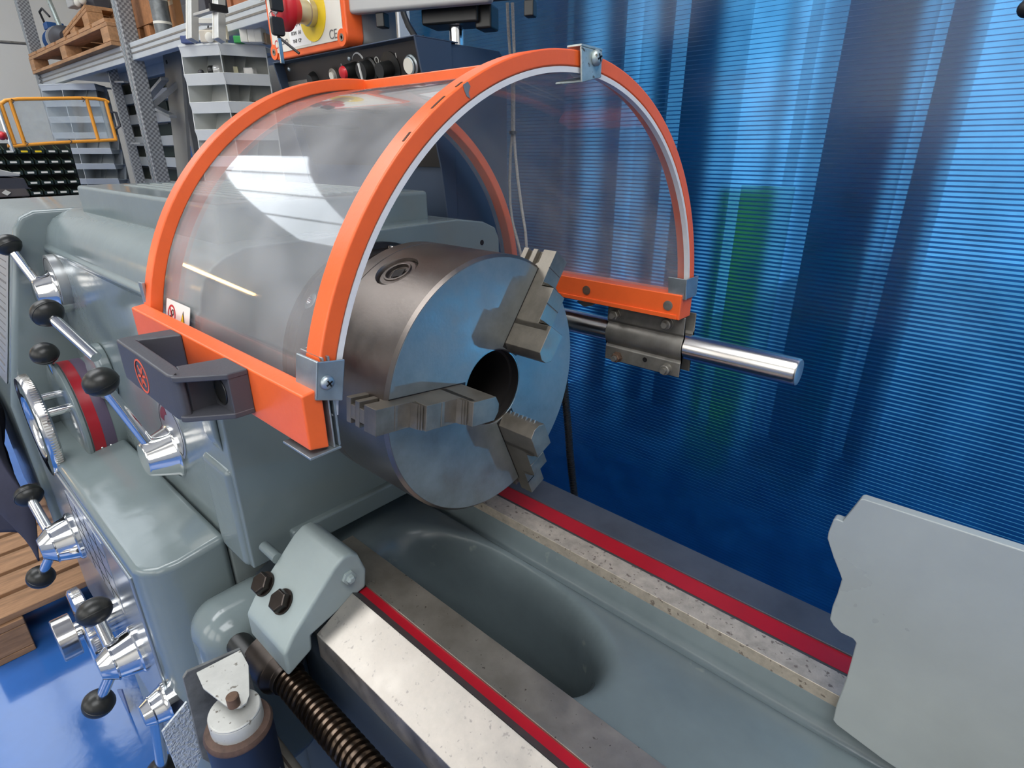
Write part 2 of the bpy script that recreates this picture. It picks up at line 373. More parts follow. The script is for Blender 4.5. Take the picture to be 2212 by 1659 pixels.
# a warm bar lamp on the far wall and an added unseen lamp lighting the chuck through the sheet
lt = thing('bar_lamp', 'warm bar lamp on the far white wall left of the lathe', 'lamp', (-7.5, -3.15, .95))
new('lamp_housing', box(B(), -7.6, -7.46, -3.75, -2.65, .88, 1.04), WHITEP, lt, bev=0.01)
new('tube', cyl(B(), (-7.43, -2.7, .93), (-7.43, -3.7, .99), 0.045, 12), emit('warm_tube', (1, 0.60, 0.22, 1), 22), lt)
yl = thing('chuck_fill_lamp', 'unseen lamp added behind the blue sheet to light the chuck', 'lamp', (1.95, 2.0, -1.1))
new('stand', cyl(B(), (1.95, 2.0, -1.1), (1.95, 2.0, -.77), .015, 12), BLACKP, yl)
new('lamp_head', lathe(B(), (2.02, 2.07, -.75), Vector((-1.7, -1.75, .62)), [(0, .03), (.02, .06), (.09, .075), (.09, .070), (.03, .05)], 24), BLACKP, yl)
ld_ = bpy.data.lights.new('chuck_fill_light', 'SPOT'); ld_.energy = 440; ld_.spot_size = math.radians(9.5); ld_.spot_blend = 1.0; ld_.shadow_soft_size = .03; ld_.color = (.9, 1.0, .9)
lo_ = bpy.data.objects.new('chuck_fill_light', ld_); COL.objects.link(lo_); lo_.location = (1.95, 2.0, -.72)
lo_.rotation_euler = (Vector((.0, -.03, -.03)) - Vector(lo_.location)).to_track_quat('-Z', 'Y').to_euler(); setpar(lo_, yl)

# ================================================================ blue multiwall sheet behind the lathe
SY, SP = 0.90, 0.0092
sh = thing('blue_partition_sheet', 'translucent blue multiwall sheet with fine horizontal ribs behind the lathe', 'partition', (0.5, SY, -1.1))
for nm, y in (('front_skin', SY), ('rear_skin', SY + 0.010)):
    bm = B(); bm.faces.new([bm.verts.new(p) for p in ((-1.5, y, -1.1), (4.0, y, -1.1), (4.0, y, 3.02), (-1.5, y, 3.02))]); new(nm, bm, SKIN if y == SY else SKINB, sh, smooth=0)
bm = B(); z = -1.098
while z < 3.0:
    bm.faces.new([bm.verts.new(p) for p in ((-1.5, SY + 0.0004, z), (4.0, SY + 0.0004, z), (4.0, SY + 0.0030, z + 0.0006), (-1.5, SY + 0.0030, z + 0.0006))])
    bm.faces.new([bm.verts.new(p) for p in ((-1.5, SY + 0.0030, z + 0.0006), (4.0, SY + 0.0030, z + 0.0006), (4.0, SY + 0.0096, z + 0.0030), (-1.5, SY + 0.0096, z + 0.0030))])
    z += SP
tag(new('rib_webs', bm, WEB, sh, smooth=0), kind='stuff')
# boards added behind the sheet; their greys and gaps make its light streaks
YB = 2.3
def gm(v):
    v = min(235, int(v * 1.25))
    return mat('streak_grey_%d' % v, rgb(v, v, int(v * 1.03) if v < 245 else v), 0.8, var=0.08, vscale=3)
segs = [(1000, 1050, 150), (1106, 1250, 60), (1250, 1338, 120), (1378, 1438, 110), (1474, 1565, 70), (1565, 1600, 140),
        (1722, 1745, 120), (1800, 1870, 120), (1870, 1985, 80), (2014, 2095, 110)]
for i, (a, b, v) in enumerate(segs):
    x0, x1 = at(a, 200, 'Y', YB).x, at(b, 200, 'Y', YB).x
    o = new('streak_board', box(B(), x0, x1, YB, YB + 0.03, -1.1, 2.6), gm(v), None, bev=0.003, seg=1)
    tag(o, '%s upright board from the left among those added to make streaks in the blue sheet' % ('first second third fourth fifth sixth seventh eighth ninth tenth'.split()[i]), 'board', 'boards added to make streaks in the blue sheet')
p0, p1 = at(1600, 420, 'Y', 1.5), at(1712, 720, 'Y', 1.5)
p0 = at(1602, 400, 'Y', 2.1); bm = box(B(), p0.x, at(1716, 400, 'Y', 2.1).x, 2.1, 2.12, -1.1, p0.z)  # stand-in for the green blur, made translucent so daylight glows through
tag(new('green_glow_film', bm, clear_mat('lime_green_film', (0.35, 0.60, 0.08, 1), (0.72, 0.86, 0.22, 1), 0.75, 0.3, 0.03, 4.0, translucent=True), None), 'lime green translucent film added to glow behind the blue sheet', 'curtain')
bm = box(B(), at(1800, 560, 'Y', 2.1).x, at(1868, 560, 'Y', 2.1).x, 2.1, 2.2, -1.1, at(1830, 540, 'Y', 2.1).z)
tag(new('teal_post', bm, mat('teal_paint', rgb(60, 160, 140), 0.5), None, bev=0.005), 'dull teal post blurred behind the right half of the blue sheet', 'post')

# ================================================================ lathe bed
bed = thing('lathe_bed', 'grey cast lathe bed with steel ways and red strips, with oval openings', 'lathe bed', (0.4, 0, -1.1))
XE = 1.6
new('front_way', extx(B(), [(-.174, -.248), (-.228, -.2755), (-.228, -.312), (-.210, -.320), (-.172, -.30)], -.083, XE), WAY, bed, bev=0.0009, seg=1)
new('way_edge', extx(B(), [(-.1738, -.2482), (-.1625, -.2570), (-.1625, -.30), (-.1715, -.30)], -.083, XE), EDGE, bed)
new('red_strip', box(B(), -.088, XE, -.1625, -.1510, -.30, -.2578), RED, bed, smooth=0)
new('flat_way', box(B(), -.190, XE, -.1510, -.1040, -.33, -.2550), WAYD, bed, bev=0.0008, seg=1)
new('rear_flat_way', box(B(), -.205, XE, .0805, .1125, -.30, -.2552), WAYS, bed, bev=0.0008, seg=1)
new('rear_way_edge', box(B(), -.205, XE, .1125, .1180, -.30, -.2575), EDGE, bed, smooth=0)
new('rear_red_strip', box(B(), -.205, XE, .1180, .1448, -.30, -.2570), RED, bed, smooth=0)
new('rear_guide', box(B(), -.205, XE, .1448, .1965, -.33, -.2545), SLATE, bed, bev=0.0008, seg=1)
# casting between the ways: height field with oval openings
def holeh(x, y, cx, cy, ax, ay):
    e = math.sqrt(((x - cx) / ax) ** 2 + ((y - cy) / ay) ** 2) if True else 0
    t = min(1.0, max(0.0, (1.12 - e) / 0.40)); return t * t * (3 - 2 * t)
bm = B(); nx, ny = 190, 60; x0, x1, y0, y1 = -.26, XE, -.106, .0835
gv = []
for i in range(nx + 1):
    row = []
    for j in range(ny + 1):
        x = x0 + (x1 - x0) * i / nx; y = y0 + (y1 - y0) * j / ny
        h = -.292
        s = min(1, max(0, (y - .052) / .022)); h = h + .0 * s - 0.012 * math.exp(-((y - .064) / .008) ** 2)
        h += 0.020 * min(1, max(0, (y - .072) / .008))                       # step up to the rear way wall
        d = max(holeh(x, y, .012, -.044, .186, .088), holeh(x, y, .64, -.044, .186, .088), holeh(x, y, 1.12, -.044, .186, .088))
        h += 0.016 * (1 - d) * math.exp(-((y + .02) / .07) ** 2) * 0.6
        h -= 0.10 * d ** 1.3 + 0.48 * d ** 6
        row.append(bm.verts.new((x, y, h)))
    gv.append(row)
for i in range(nx):
    for j in range(ny): bm.faces.new((gv[i][j], gv[i + 1][j], gv[i + 1][j + 1], gv[i][j + 1]))
new('bed_casting', bm, BEDG, bed, smooth=60)
new('bed_front_wall', extx(B(), [(-.213, -.318), (-.17, -.30), (-.107, -.33), (-.107, -.95), (-.19, -.95), (-.19, -.42)], -.297, XE), mat('bed_dark_grey', rgb(74, 84, 92), 0.45, var=0.1), bed, bev=0.004)  # front wall in a plain darker grey
new('bed_rear_wall', extx(B(), [(.084, -.30), (.19, -.30), (.19, -.95), (.10, -.95), (.10, -.60)], -.297, XE), GREY2, bed, bev=0.004)
new('bed_pedestal', box(B(), -.2, XE, -.19, .19, -1.1, -.93), GREY2, bed, bev=0.01)

# end block with two bolts on the front way (wiper cap)
BX = -.083
prof = [(-.1535, -.2530), (-.1500, -.2270), (-.1585, -.1990), (-.1680, -.1915), (-.1800, -.1905), (-.1930, -.1985), (-.2560, -.2580),
        (-.2690, -.2760), (-.2690, -.3120), (-.2350, -.2950), (-.2330, -.2740)]
eb = new('end_block', extx(B(), prof, BX - .098, BX), BLOCKG, bed, bev=0.0045, seg=3)
def wx(y):  # height of the sloping top of the block
    t = (y + .1930) / (-.2560 + .1930); return -.1985 + t * (-.2580 + .1985)
sl = Vector((0, -.063, -.0595)).normalized(); nrm = Vector((0, sl.z, -sl.y)); nrm = nrm if nrm.z > 0 else -nrm
for bxp, byp in ((573, 1252), (612, 1290)):
    # hit the sloped top plane
    p0 = Vector((0, -.1930, -.1985)); d = ray(bxp, byp + 10); t = (p0 - CAM).dot(nrm) / d.dot(nrm); P = CAM + d * t
    w = new('washer', lathe(B(), P, nrm, [(0, .0155), (.0024, .0155)], 28), DARKST, eb, bev=0.0004, seg=1)
    new('bolt', hexhead(B(), P + nrm * .0022, nrm, .0138, .0098), DARKST, eb, bev=0.0006, seg=2)
P = at(752, 1246, 'X', BX)
new('grease_nipple', lathe(B(), P, X, [(0, .0092), (.004, .0092), (.0045, .0055), (.009, .0055), (.0105, .0035)], 6), BLOCKG, eb, bev=0.0004)
new('set_screw', lathe(B(), at(598, 1205, 'X', BX - .098), -X, [(-.002, .007), (.035, .007)], 16), GREY, eb)

# bulged casting between gearbox and end block
new('headstock_plinth', box(B(), -.94, -.305, -.2350, .19, -.64, -.258), GREY2, bed, bev=0.004)
bm = B(); box(bm, -.297, -.196, -.318, -.185, -.62, -.298)
new('bed_end_boss', bm, GREY, bed, bev=0.042, seg=8)
bm = B(); lathe(bm, at(548, 1428, 'X', -.16), X, [(-.06, .016), (0, .016), (.004, .012), (.004, .006), (-.004, .006)], 24)
new('shaft_end', bm, BLACKP, bed)

# ================================================================ lead screw and feed rod
LY, LZ = -.262, -.337
ls = thing('lead_screw', 'dark oiled lead screw with coarse thread under the front way', 'screw', (0.4, LY, LZ))
bm = B(); prof = [(0, .0165)]; pitch = .0092; a = 0.0
while a < 1.55:
    prof += [(a + pitch * .05, .0152), (a + pitch * .28, .0152), (a + pitch * .45, .0188), (a + pitch * .83, .0188), (a + pitch, .0152)]
    a += pitch
lathe(bm, (-.105, LY, LZ), X, prof, 36)
new('thread', bm, SCREWM, ls, smooth=50)
new('screw_bearing', lathe(B(), (-.165, LY, LZ), X, [(0, .030), (.045, .030), (.055, .0215), (.062, .0215)], 28), DARKST, ls, bev=0.001)
fr = thing('feed_rod', 'straight steel edged feed shaft running below the lead screw', 'shaft', (0.4, -.30, -.415))
new('shaft', cyl(B(), (-.22, -.298, -.425), (1.5, -.298, -.425), .0125, 24), CAST, fr)
new('key_groove', box(B(), -.2, 1.5, -.2995, -.2965, -.4138, -.4118), DARKST, fr, smooth=0)
tr = new('chip_tray_plate', ext(B(), [(-.20, -.318, -.372), (1.5, -.318, -.372), (1.5, -.327, -.80), (-.20, -.327, -.80)], (0, .004, .001)), mat('dark_blue_tray', rgb(38, 46, 62), 0.45, var=0.1), None, bev=0.001)
tag(tr, 'dark narrow sheet metal plate standing below the lead screw', 'plate')

# vertical cylinder with white bracket in front of the gearbox end
ZC = -.268
cy0 = at(506, 1532, 'Z', ZC - .012)
vc = thing('vertical_cylinder', 'dark blue upright cylinder with a white cap and rusty rim below a zinc bracket', 'cylinder', (cy0.x, cy0.y, -.75))
new('cylinder_body', lathe(B(), (cy0.x, cy0.y, -.75), Z, [(0, .0335), (.75 + ZC - .040, .0335)], 40), mat('navy_cylinder', rgb(31, 39, 56), 0.42, var=0.12), vc, bev=0.001)
new('rusty_rim', lathe(B(), (cy0.x, cy0.y, ZC - .040), Z, [(0, .0338), (.003, .0345), (.007, .0325), (.009, .027)], 40), mat('dark_rust', rgb(84, 64, 54), 0.7, var=0.4, vscale=80), vc)
new('cap', lathe(B(), (cy0.x, cy0.y, ZC - .032), Z, [(0, .0262), (.016, .0262), (.0175, .0252), (.0185, .0262), (.020, .0250)], 40), ZINCW, vc, bev=0.0005)
new('cap_screw', lathe(B(), at(524, 1553, 'Z', ZC - .022), Vector((.4, -.9, 0)), [(0, .004), (.0015, .004)], 16), STEEL, vc)
pl = [(425, 1456), (520, 1407), (538, 1440), (540, 1505), (534, 1520), (520, 1531), (503, 1533), (488, 1527), (440, 1490)]
bm = ext(B(), [at(x, y, 'Z', ZC) for x, y in pl], (0, 0, .0025)); brk = new('bracket', bm, ZINCW, vc, bev=0.0006)
xb = at(424, 1457, 'Z', ZC).x - .004
new('bracket_flange', ext(B(), [at(x, y, 'X', xb) for x, y in [(396, 1466), (405, 1452), (520, 1402), (536, 1440), (560, 1520), (590, 1610), (470, 1659), (438, 1640)]], (-.004, 0, 0)), mat('dirty_bracket', rgb(120, 122, 122), 0.6, metal=0.2, var=0.4, vscale=30), vc, bev=0.0006)
new('bracket_bolt', lathe(B(), at(506, 1522, 'Z', ZC + .0025), Z, [(0, .0062), (.012, .0062), (.013, .0050)], 24), RUST, vc)
# hammered plate
xh = xb - .012
hp = new('hammered_plate', ext(B(), [at(x, y, 'X', xh) for x, y in [(350, 1582), (404, 1516), (441, 1622), (418, 1680), (392, 1690)]], (-.003, 0, 0)),
         mat('hammertone_silver', rgb(202, 208, 210), 0.25, metal=0.35, var=0.1, bump=0.8, bscale=260), None, bev=0.0006)
tag(hp, 'small bright hammered metal plate beside the bottom lever of the gearbox', 'plate')

# ================================================================ headstock
hs = thing('headstock', 'glossy grey cast headstock with a raised lid and chrome control levers', 'headstock', (-.6, 0, -.25))
HX0, HX1, HY, DY = -.952, -.225, -.234, -.25
sec = [(-.234, -.255), (-.234, .086), (-.2375, .090), (-.2375, .096), (-.2320, .100), (-.2290, .114), (-.222, .132), (-.210, .146), (-.192, .156),
       (-.17, .163), (.16, .166), (.215, .158), (.243, .146), (.252, .128), (.258, -.255)]
new('housing', extx(B(), sec, HX0, HX1), GREY, hs, bev=0.014, seg=5)
ld = new('lid', box(B(), -.872, -.275, -.176, .146, .150, .2065), GREY, hs, bev=0.006, seg=3)
new('lid_gasket', box(B(), -.870, -.277, -.174, .144, .1665, .1678), DARKST, hs, smooth=0)
for i in range(12):
    y = -.120 + i * .021
    new('lid_groove', box(B(), -.80, -.33, y, y + .010, .2060, .2078), GREY2, ld, bev=0.0006, seg=1)
# flange on the bed
new('base_flange', extx(B(), [(-.1785, -.2548), (-.1785, -.2215), (.20, -.2215), (.20, -.2548)], -.36, -.2145), GREY, hs, bev=0.004, seg=3)
new('front_foot', box(B(), -.315, -.232, -.240, -.175, -.2565, -.105), GREY, hs, bev=0.010, seg=4)
bh = at(632, 1110, 'Z', -.2213)
ff = new('bolt_recess', lathe(B(), bh + Z * .0006, -Z, [(0, .0085), (-.0008, .0080), (-.0008, .0062), (.004, .0060)], 24), GREY, hs)
new('socket', lathe(B(), bh + Z * .0003, Z, [(0, .0055), (.0006, .0050)], 6), DARKST, ff)
rb = at(478, 960, 'Y', HY)
new('corner_rib', extx(B(), [(-.2335, .015), (-.241, .005), (-.241, -.06), (-.2335, -.085)], -.275, -.240), GREY, hs, bev=0.006, seg=3)
dh = at(1041, 524, 'X', HX1); new('drilled_hole', lathe(B(), dh + X * .0004, X, [(-.01, .0042), (.0, .0042)], 16), HOLE, hs)
# spindle nose flange with cam bolts behind the chuck
sn = new('spindle_flange', lathe(B(), (HX1 - .002, 0, 0), X, [(0, .150), (.012, .150), (.016, .142), (.040, .142), (.048, .135), (.115, .135)], 56), DARKST, hs, bev=0.001)
for a in range(20, 380, 60):
    p = Vector((-.205, .139 * math.cos(math.radians(a)), .139 * math.sin(math.radians(a))))
    new('cam_bolt', lathe(B(), p, Vector((0, p.y, p.z)), [(-.006, .011), (.006, .011), (.007, .009), (.007, .005), (.004, .005)], 20), CHROME, sn)

# end cover at the far left, with sloping chart face
gc = thing('gear_cover', 'grey end cover of the lathe with a sloping printed chart plate', 'cover', (-1.1, 0, -1.1))
cs = [(-.362, -.52), (-.362, -.195), (-.300, .030), (-.272, .132), (-.258, .152), (-.236, .162), (.22, .166), (.25, .15), (.25, -.52)]
new('cover_shell', extx(B(), cs, -1.34, -.952), GREY, gc, bev=0.010, seg=3)
sv = Vector((0, .090, .327)).normalized(); su = X; ns = Vector((0, -.327, .090)).normalized()
cc = Vector((-1.15, -.3165, -.030)) + ns * .0012
ch = new('chart_plate', plate(B(), cc, su, sv, rrect(.33, .27, .008), .0006), ALU, gc, smooth=0)
for i in range(18): new('chart_row', plate(B(), cc + ns * .0007 + sv * (.115 - i * .0135), su, sv, rrect(.29, .0018 if i % 4 else .004, .0006, 2), .0003), GREYI, ch, smooth=0)

# ================================================================ feed gearbox below the headstock
gb = thing('feed_gearbox', 'grey feed gearbox with chrome levers and knurled wheels under the headstock', 'gearbox', (-.6, -.3, -.65))
GF = -.345
gp = [(-.950, GF), (-.345, GF), (-.325, -.340), (-.308, -.325), (-.300, -.300), (-.300, -.2360), (-.950, -.2360)]
bm = ext(B(), [(x, y, -.66) for x, y in gp], (0, 0, .408))
for v in bm.verts:
    if v.co.z > -.4: v.co.z += (v.co.y - GF) * .15      # the top falls slightly to the front
new('gearbox_housing', bm, GREY, gb, bev=0.010, seg=4)
new('front_plate', box(B(), -.935, -.36, GF - .004, GF + .002, -.64, -.275), mat('satin_front_plate', rgb(150, 158, 164), 0.22, metal=0.5, var=0.06), gb, bev=0.003)
new('lower_housing', box(B(), -.80, -.33, -.335, -.18, -.97, -.655), mat('lower_grey', rgb(120, 132, 136), 0.35, var=0.08), gb, bev=0.008)
new('pedestal', box(B(), -.94, -.305, -.280, .19, -1.1, -.665), GREY2, gb, bev=0.008)
new('kick_panel', ext(B(), [at(x, y, 'Y', -.352) for x, y in [(243, 1490), (262, 1490), (318, 1659), (296, 1659)]], (0, .003, 0)), mat('lilac_plate', rgb(140, 146, 172), 0.3, metal=0.4, var=0.06), gb)
lp = new('label_plate', box(B(), -.72, -.50, GF - .0046, GF - .0038, -.43, -.29), ALU, gb, smooth=0)
for i in range(4): new('label_line', box(B(), -.715 + i * .055, -.713 + i * .055, GF - .0050, GF - .0045, -.425, -.295), BLACKI, lp, smooth=0)
for i in range(3): new('label_line', box(B(), -.715, -.505, GF - .0050, GF - .0045, -.32 - i * .04, -.318 - i * .04), BLACKI, lp, smooth=0)

# ---- levers
def knob(name, c, d, r, parent, m=KNOB):
    """black ball with a moulding seam"""
    o = new(name, ellipsoid(B(), c, d, r * .88, r, 28, 18), m, parent)
    d_, u, w = frame(d)
    new('seam', lathe(B(), Vector(c) - d_ * (r * .88 * .20), d_, [(0, r * .97), (.0004, r * 1.012), (.0018, r * 1.012), (.0022, r * .97)], 28, cap=False), BLACKP, o)
    return o
def lever(parent, base, tip, knobs, rb, rt_, disc=None, name='control_lever', yface=HY, plain=False, hubscale=1.0):
    """chrome cone hub on the front face with ball-ended rods; base/tip/knob positions are photo pixels"""
    b = at(base[0], base[1], 'Y', yface) if len(base) == 2 else at(base[0], base[1], 'X', base[2]); yface = b.y; L = max(.028, yface - at(tip[0], tip[1], 'X', b.x).y)
    pr = [(-.018, rb * 1.08), (.004, rb * 1.08), (.0065, rb * .99), (L * .30, rb * .93), (L * .62, rb * .80), (L * .63, rb * .83), (L * .67, rb * .83), (L * .68, rb * .78), (L * .985, rt_), (L, rt_ * .93)]
    if plain: pr = [(-.018, rb * 1.08), (.004, rb * 1.08), (.007, rb * .98), (L * .96, rt_ * 1.03), (L, rt_ * .95)]
    hub = new(name, lathe(B(), b, -Y, pr, 48), CHROME, parent, smooth=35)
    for (kx, ky), (kax, kv), rpx in knobs:
        k = at(kx, ky, kax, kv); rk = px2m(rpx, k); h = Vector((b.x, (yface - L * .55), b.z)); dv = (k - h).normalized()
        new('lever_rod', cyl(B(), h, k - dv * (rk * .7), rk * .36, 20), CHROME, hub)
        knob('knob', k, dv, rk, hub)
    if disc:
        dc = at(disc[0], disc[1], 'Y', yface); r = disc[2]
        dd = new('dial_plate', lathe(B(), dc, -Y, [(-.018, r), (.0012, r), (.0014, r * .985)], 48), ALU, hub)
        new('dial_ring', lathe(B(), dc - Y * .0014, -Y, [(0, r * .90), (.0003, r * .90), (.0003, r * .87), (0, r * .87)], 48, cap=False), BLACKI, dd)
        if len(disc) > 3:
            pts = [(r * .78 * math.cos(math.radians(t)), r * .78 * math.sin(math.radians(t))) for t in range(100, 165, 8)] + [(r * .5 * math.cos(math.radians(t)), r * .5 * math.sin(math.radians(t))) for t in range(160, 98, -12)]
            new('dial_mark', exty(B(), [(dc.x + a, dc.z + c) for a, c in pts], dc.y - .0018, dc.y - .0014), MAROON, dd, smooth=0)
    return hub
lever(hs, (122, 630, -.885), (75, 632), [((17, 529), ('X', -.93), 25)], .0370, .0250, disc=(116, 610, .050), plain=True)
lever(hs, (377, 972), (309, 989), [((218, 825), ('Y', -.298), 35)], .0385, .0250, disc=(372, 928, .0475, 1), plain=True)
lever(gb, (163, 1157), (83, 1180), [((62, 1070), ('X', -.93), 26), ((88, 1246), ('X', -.86), 26)], .0440, .0200, yface=GF - .004)
lever(gb, (300, 1400), (215, 1452), [((204, 1321), ('X', -.53), 34), ((213, 1519), ('X', -.52), 31)], .0370, .0175, yface=GF - .004)
lever(gb, (366, 1512), (307, 1548), [((352, 1668), ('X', -.42), 33)], .0270, .0160, yface=GF - .004)
# long lever with its boss behind the graduated drum
bb = at(232, 800, 'Y', HY); hb = new('lever_boss', lathe(B(), bb, -Y, [(0, .052), (.016, .052), (.022, .046)], 40), GREY, hs, bev=0.003)
k = at(102, 676, 'Y', -.295); h = at(208, 772, 'Y', -.268); dv = (k - h).normalized(); rk = px2m(31, k)
new('lever_rod', cyl(B(), h, k - dv * rk * .7, rk * .36, 20), CHROME, hb); knob('knob', k, dv, rk, hb)

# graduated drum with hand wheel
wc = Vector((-.835, 0, -.205))
dr = new('speed_drum', lathe(B(), (wc.x, DY, wc.z), -Y, [(-.017, .106), (.038, .106), (.040, .110), (.046, .110), (.048, .104), (.049, .03)], 64), GREY, hs, bev=0.001)
new('red_band', lathe(B(), (wc.x, DY - .019, wc.z), -Y, [(0, 1068e-4), (.018, 1068e-4)], 64, cap=False), RED, dr)
new('mauve_band', lathe(B(), (wc.x, DY - .001, wc.z), -Y, [(0, 1068e-4), (.0178, 1068e-4)], 64, cap=False), PURPLE, dr)
for dy in (.012, .026): new('band_rivet', ellipsoid(B(), (wc.x + .1005, DY - dy, wc.z - .035), X, .002, .0025, 12, 8), CHROME, dr)
for a in (35, 155, 275):
    p = Vector((wc.x + .072 * math.cos(math.radians(a)), DY - .045, wc.z + .072 * math.sin(math.radians(a))))
    new('standoff', cyl(B(), p, p - Y * .042, .0078, 20), CHROME, dr)
bm = B(); n = 72; rings = []
for i in range(n):
    t = 2 * math.pi * i / n
    rings.append([bm.verts.new((wc.x + r * math.cos(t), DY - .080 - y, wc.z + r * math.sin(t))) for y, r in ((0, .060), (0, .090), (.004, .097), (.014, .098), (.020, .094), (.020, .066), (.014, .060))])
for i in range(n):
    for q_ in range(7): bm.faces.new((rings[i][q_], rings[i][(q_ + 1) % 7], rings[(i + 1) % n][(q_ + 1) % 7], rings[(i + 1) % n][q_]))
hw = new('hand_wheel', bm, CHROME, dr, smooth=50)
bm = B()
for i in range(120):
    t = 2 * math.pi * i / 120; obox(bm, (wc.x + .0975 * math.cos(t), DY - .089, wc.z + .0975 * math.sin(t)), Vector((math.cos(t), 0, math.sin(t))), Y, Vector((-math.sin(t), 0, math.cos(t))), .002, .011, .0022)
tag(new('knurling', bm, STEEL, hw, smooth=0), kind='stuff')
k = at(96, 764, 'Y', -.303); h = at(118, 802, 'Y', -.294); dv = (k - h).normalized(); rk = px2m(26, k)
new('lever_rod', cyl(B(), h - dv * .02, k - dv * .012, rk * .28, 16), CHROME, dr); knob('knob', k, dv, rk, dr)

# knurled wheels on the gearbox front
gk = at(193, 1352, 'X', -.66); wx_, wz_, wy_ = gk.x, gk.z, gk.y; sk = at(150, 1392, 'X', -.66)
kw = new('knurled_wheel', lathe(B(), (wx_, GF - .002, wz_), -Y, [(0, .030), (GF - wy_ - .010, .030), (GF - wy_ - .009, .070), (GF - wy_ - .006, .075), (GF - wy_ + .008, .075), (GF - wy_ + .011, .070), (GF - wy_ + .012, .018), (GF - sk.y + .004, .018)], 72), CHROME, gb, smooth=35)
bm = B()
for i in range(110):
    t = 2 * math.pi * i / 110; obox(bm, (wx_ + 0.0748 * math.cos(t), wy_ - .001, wz_ + 0.0748 * math.sin(t)), Vector((math.cos(t), 0, math.sin(t))), Y, Vector((-math.sin(t), 0, math.cos(t))), .0018, .011, .0016)
tag(new('knurling', bm, STEEL, kw, smooth=0), kind='stuff')
pr = []
bm = B(); o1 = []
for i in range(48):
    t = 2 * math.pi * i / 48; r = .041 * (1 - .08 * (0.5 + 0.5 * math.cos(6 * t))); o1.append((wx_ + r * math.cos(t), wz_ + r * math.sin(t)))
new('star_knob', exty(bm, o1, sk.y - .014, sk.y + .014), STEEL, kw, bev=0.002)

# ================================================================ chuck
def boolean_cut(o, cutters):
    for c in cutters:
        m = o.modifiers.new('cut', 'BOOLEAN'); m.operation = 'DIFFERENCE'; m.object = c; m.solver = 'EXACT'
    dg = bpy.context.evaluated_depsgraph_get(); dg.update()
    me = bpy.data.meshes.new_from_object(o.evaluated_get(dg)); o.modifiers.clear(); o.data = me
    for c in cutters: bpy.data.objects.remove(c)
    me.polygons.foreach_set('use_smooth', [True] * len(me.polygons)); me.set_sharp_from_angle(angle=math.radians(35))
def on_cyl(px, py, R, cy=0.0, cz=0.0, back=False):
    d = ray(px, py); oy, oz = CAM.y - cy, CAM.z - cz
    a = d.y ** 2 + d.z ** 2; b = 2 * (oy * d.y + oz * d.z); c = oy * oy + oz * oz - R * R
    D = math.sqrt(max(0, b * b - 4 * a * c)); t = (-b + D) / (2 * a) if back else (-b - D) / (2 * a)
    return CAM + d * t
ck = thing('lathe_chuck', 'large dark steel three jaw chuck inside the orange guard', 'chuck', (-.07, 0, -.158))
RC = .158
body = new('chuck_body', lathe(B(), (-.142, 0, 0), X, [(0, .10), (0, .156), (.002, .158), (.0228, .158), (.0232, .1568), (.0242, .1568), (.0246, .158), (.1385, .158), (.142, .1547)], 160), CHUCK, ck, smooth=25)
sp = on_cyl(856, 582, RC); sd_ = Vector((0, sp.y, sp.z)).normalized()
bpy.context.view_layer.update()
c1 = new('cut', lathe(B(), Vector((sp.x, 0, 0)) + sd_ * (RC + .004), -sd_, [(0, .0285), (.0065, .0255), (.016, .0255)], 48), None)
c2 = new('cut', lathe(B(), Vector((.004, 0, 0)), -X, [(0, .0462), (.12, .0462)], 64), None)
bpy.context.view_layer.update()
boolean_cut(body, [c1, c2])
if not body.data.materials: body.data.materials.append(CHUCK)
pn = new('key_pinion', lathe(B(), Vector((sp.x, 0, 0)) + sd_ * (RC - .0115), sd_, [(0, .0252), (.0045, .0252), (.0075, .0215), (.0075, .0170), (.0095, .0165), (.0095, .0140), (.0050, .0135)], 48), CHUCK, ck, bev=0.0004, seg=1)
t1 = sd_.cross(X).normalized(); a45 = (X + t1).normalized(); b45 = (X - t1).normalized()
new('square_socket', obox(B(), Vector((sp.x, 0, 0)) + sd_ * (RC - .0050), (X * .9 + t1 * .44).normalized(), (t1 * .9 - X * .44).normalized(), sd_, .0135, .0135, .0008), HOLE, pn, smooth=0)
new('chuck_face', lathe(B(), (0, 0, 0), X, [(-.0008, .1545), (.0004, .1540), (.0004, .0478), (-.0016, .0462)], 160, cap=False), CHFACE, ck, smooth=25)
new('bore', lathe(B(), (-.002, 0, 0), -X, [(0, .0461), (.010, .0461), (.0105, .0430), (.105, .0430), (.106, .001)], 64, cap=False), HOLE, ck, smooth=30)
HW = .0138
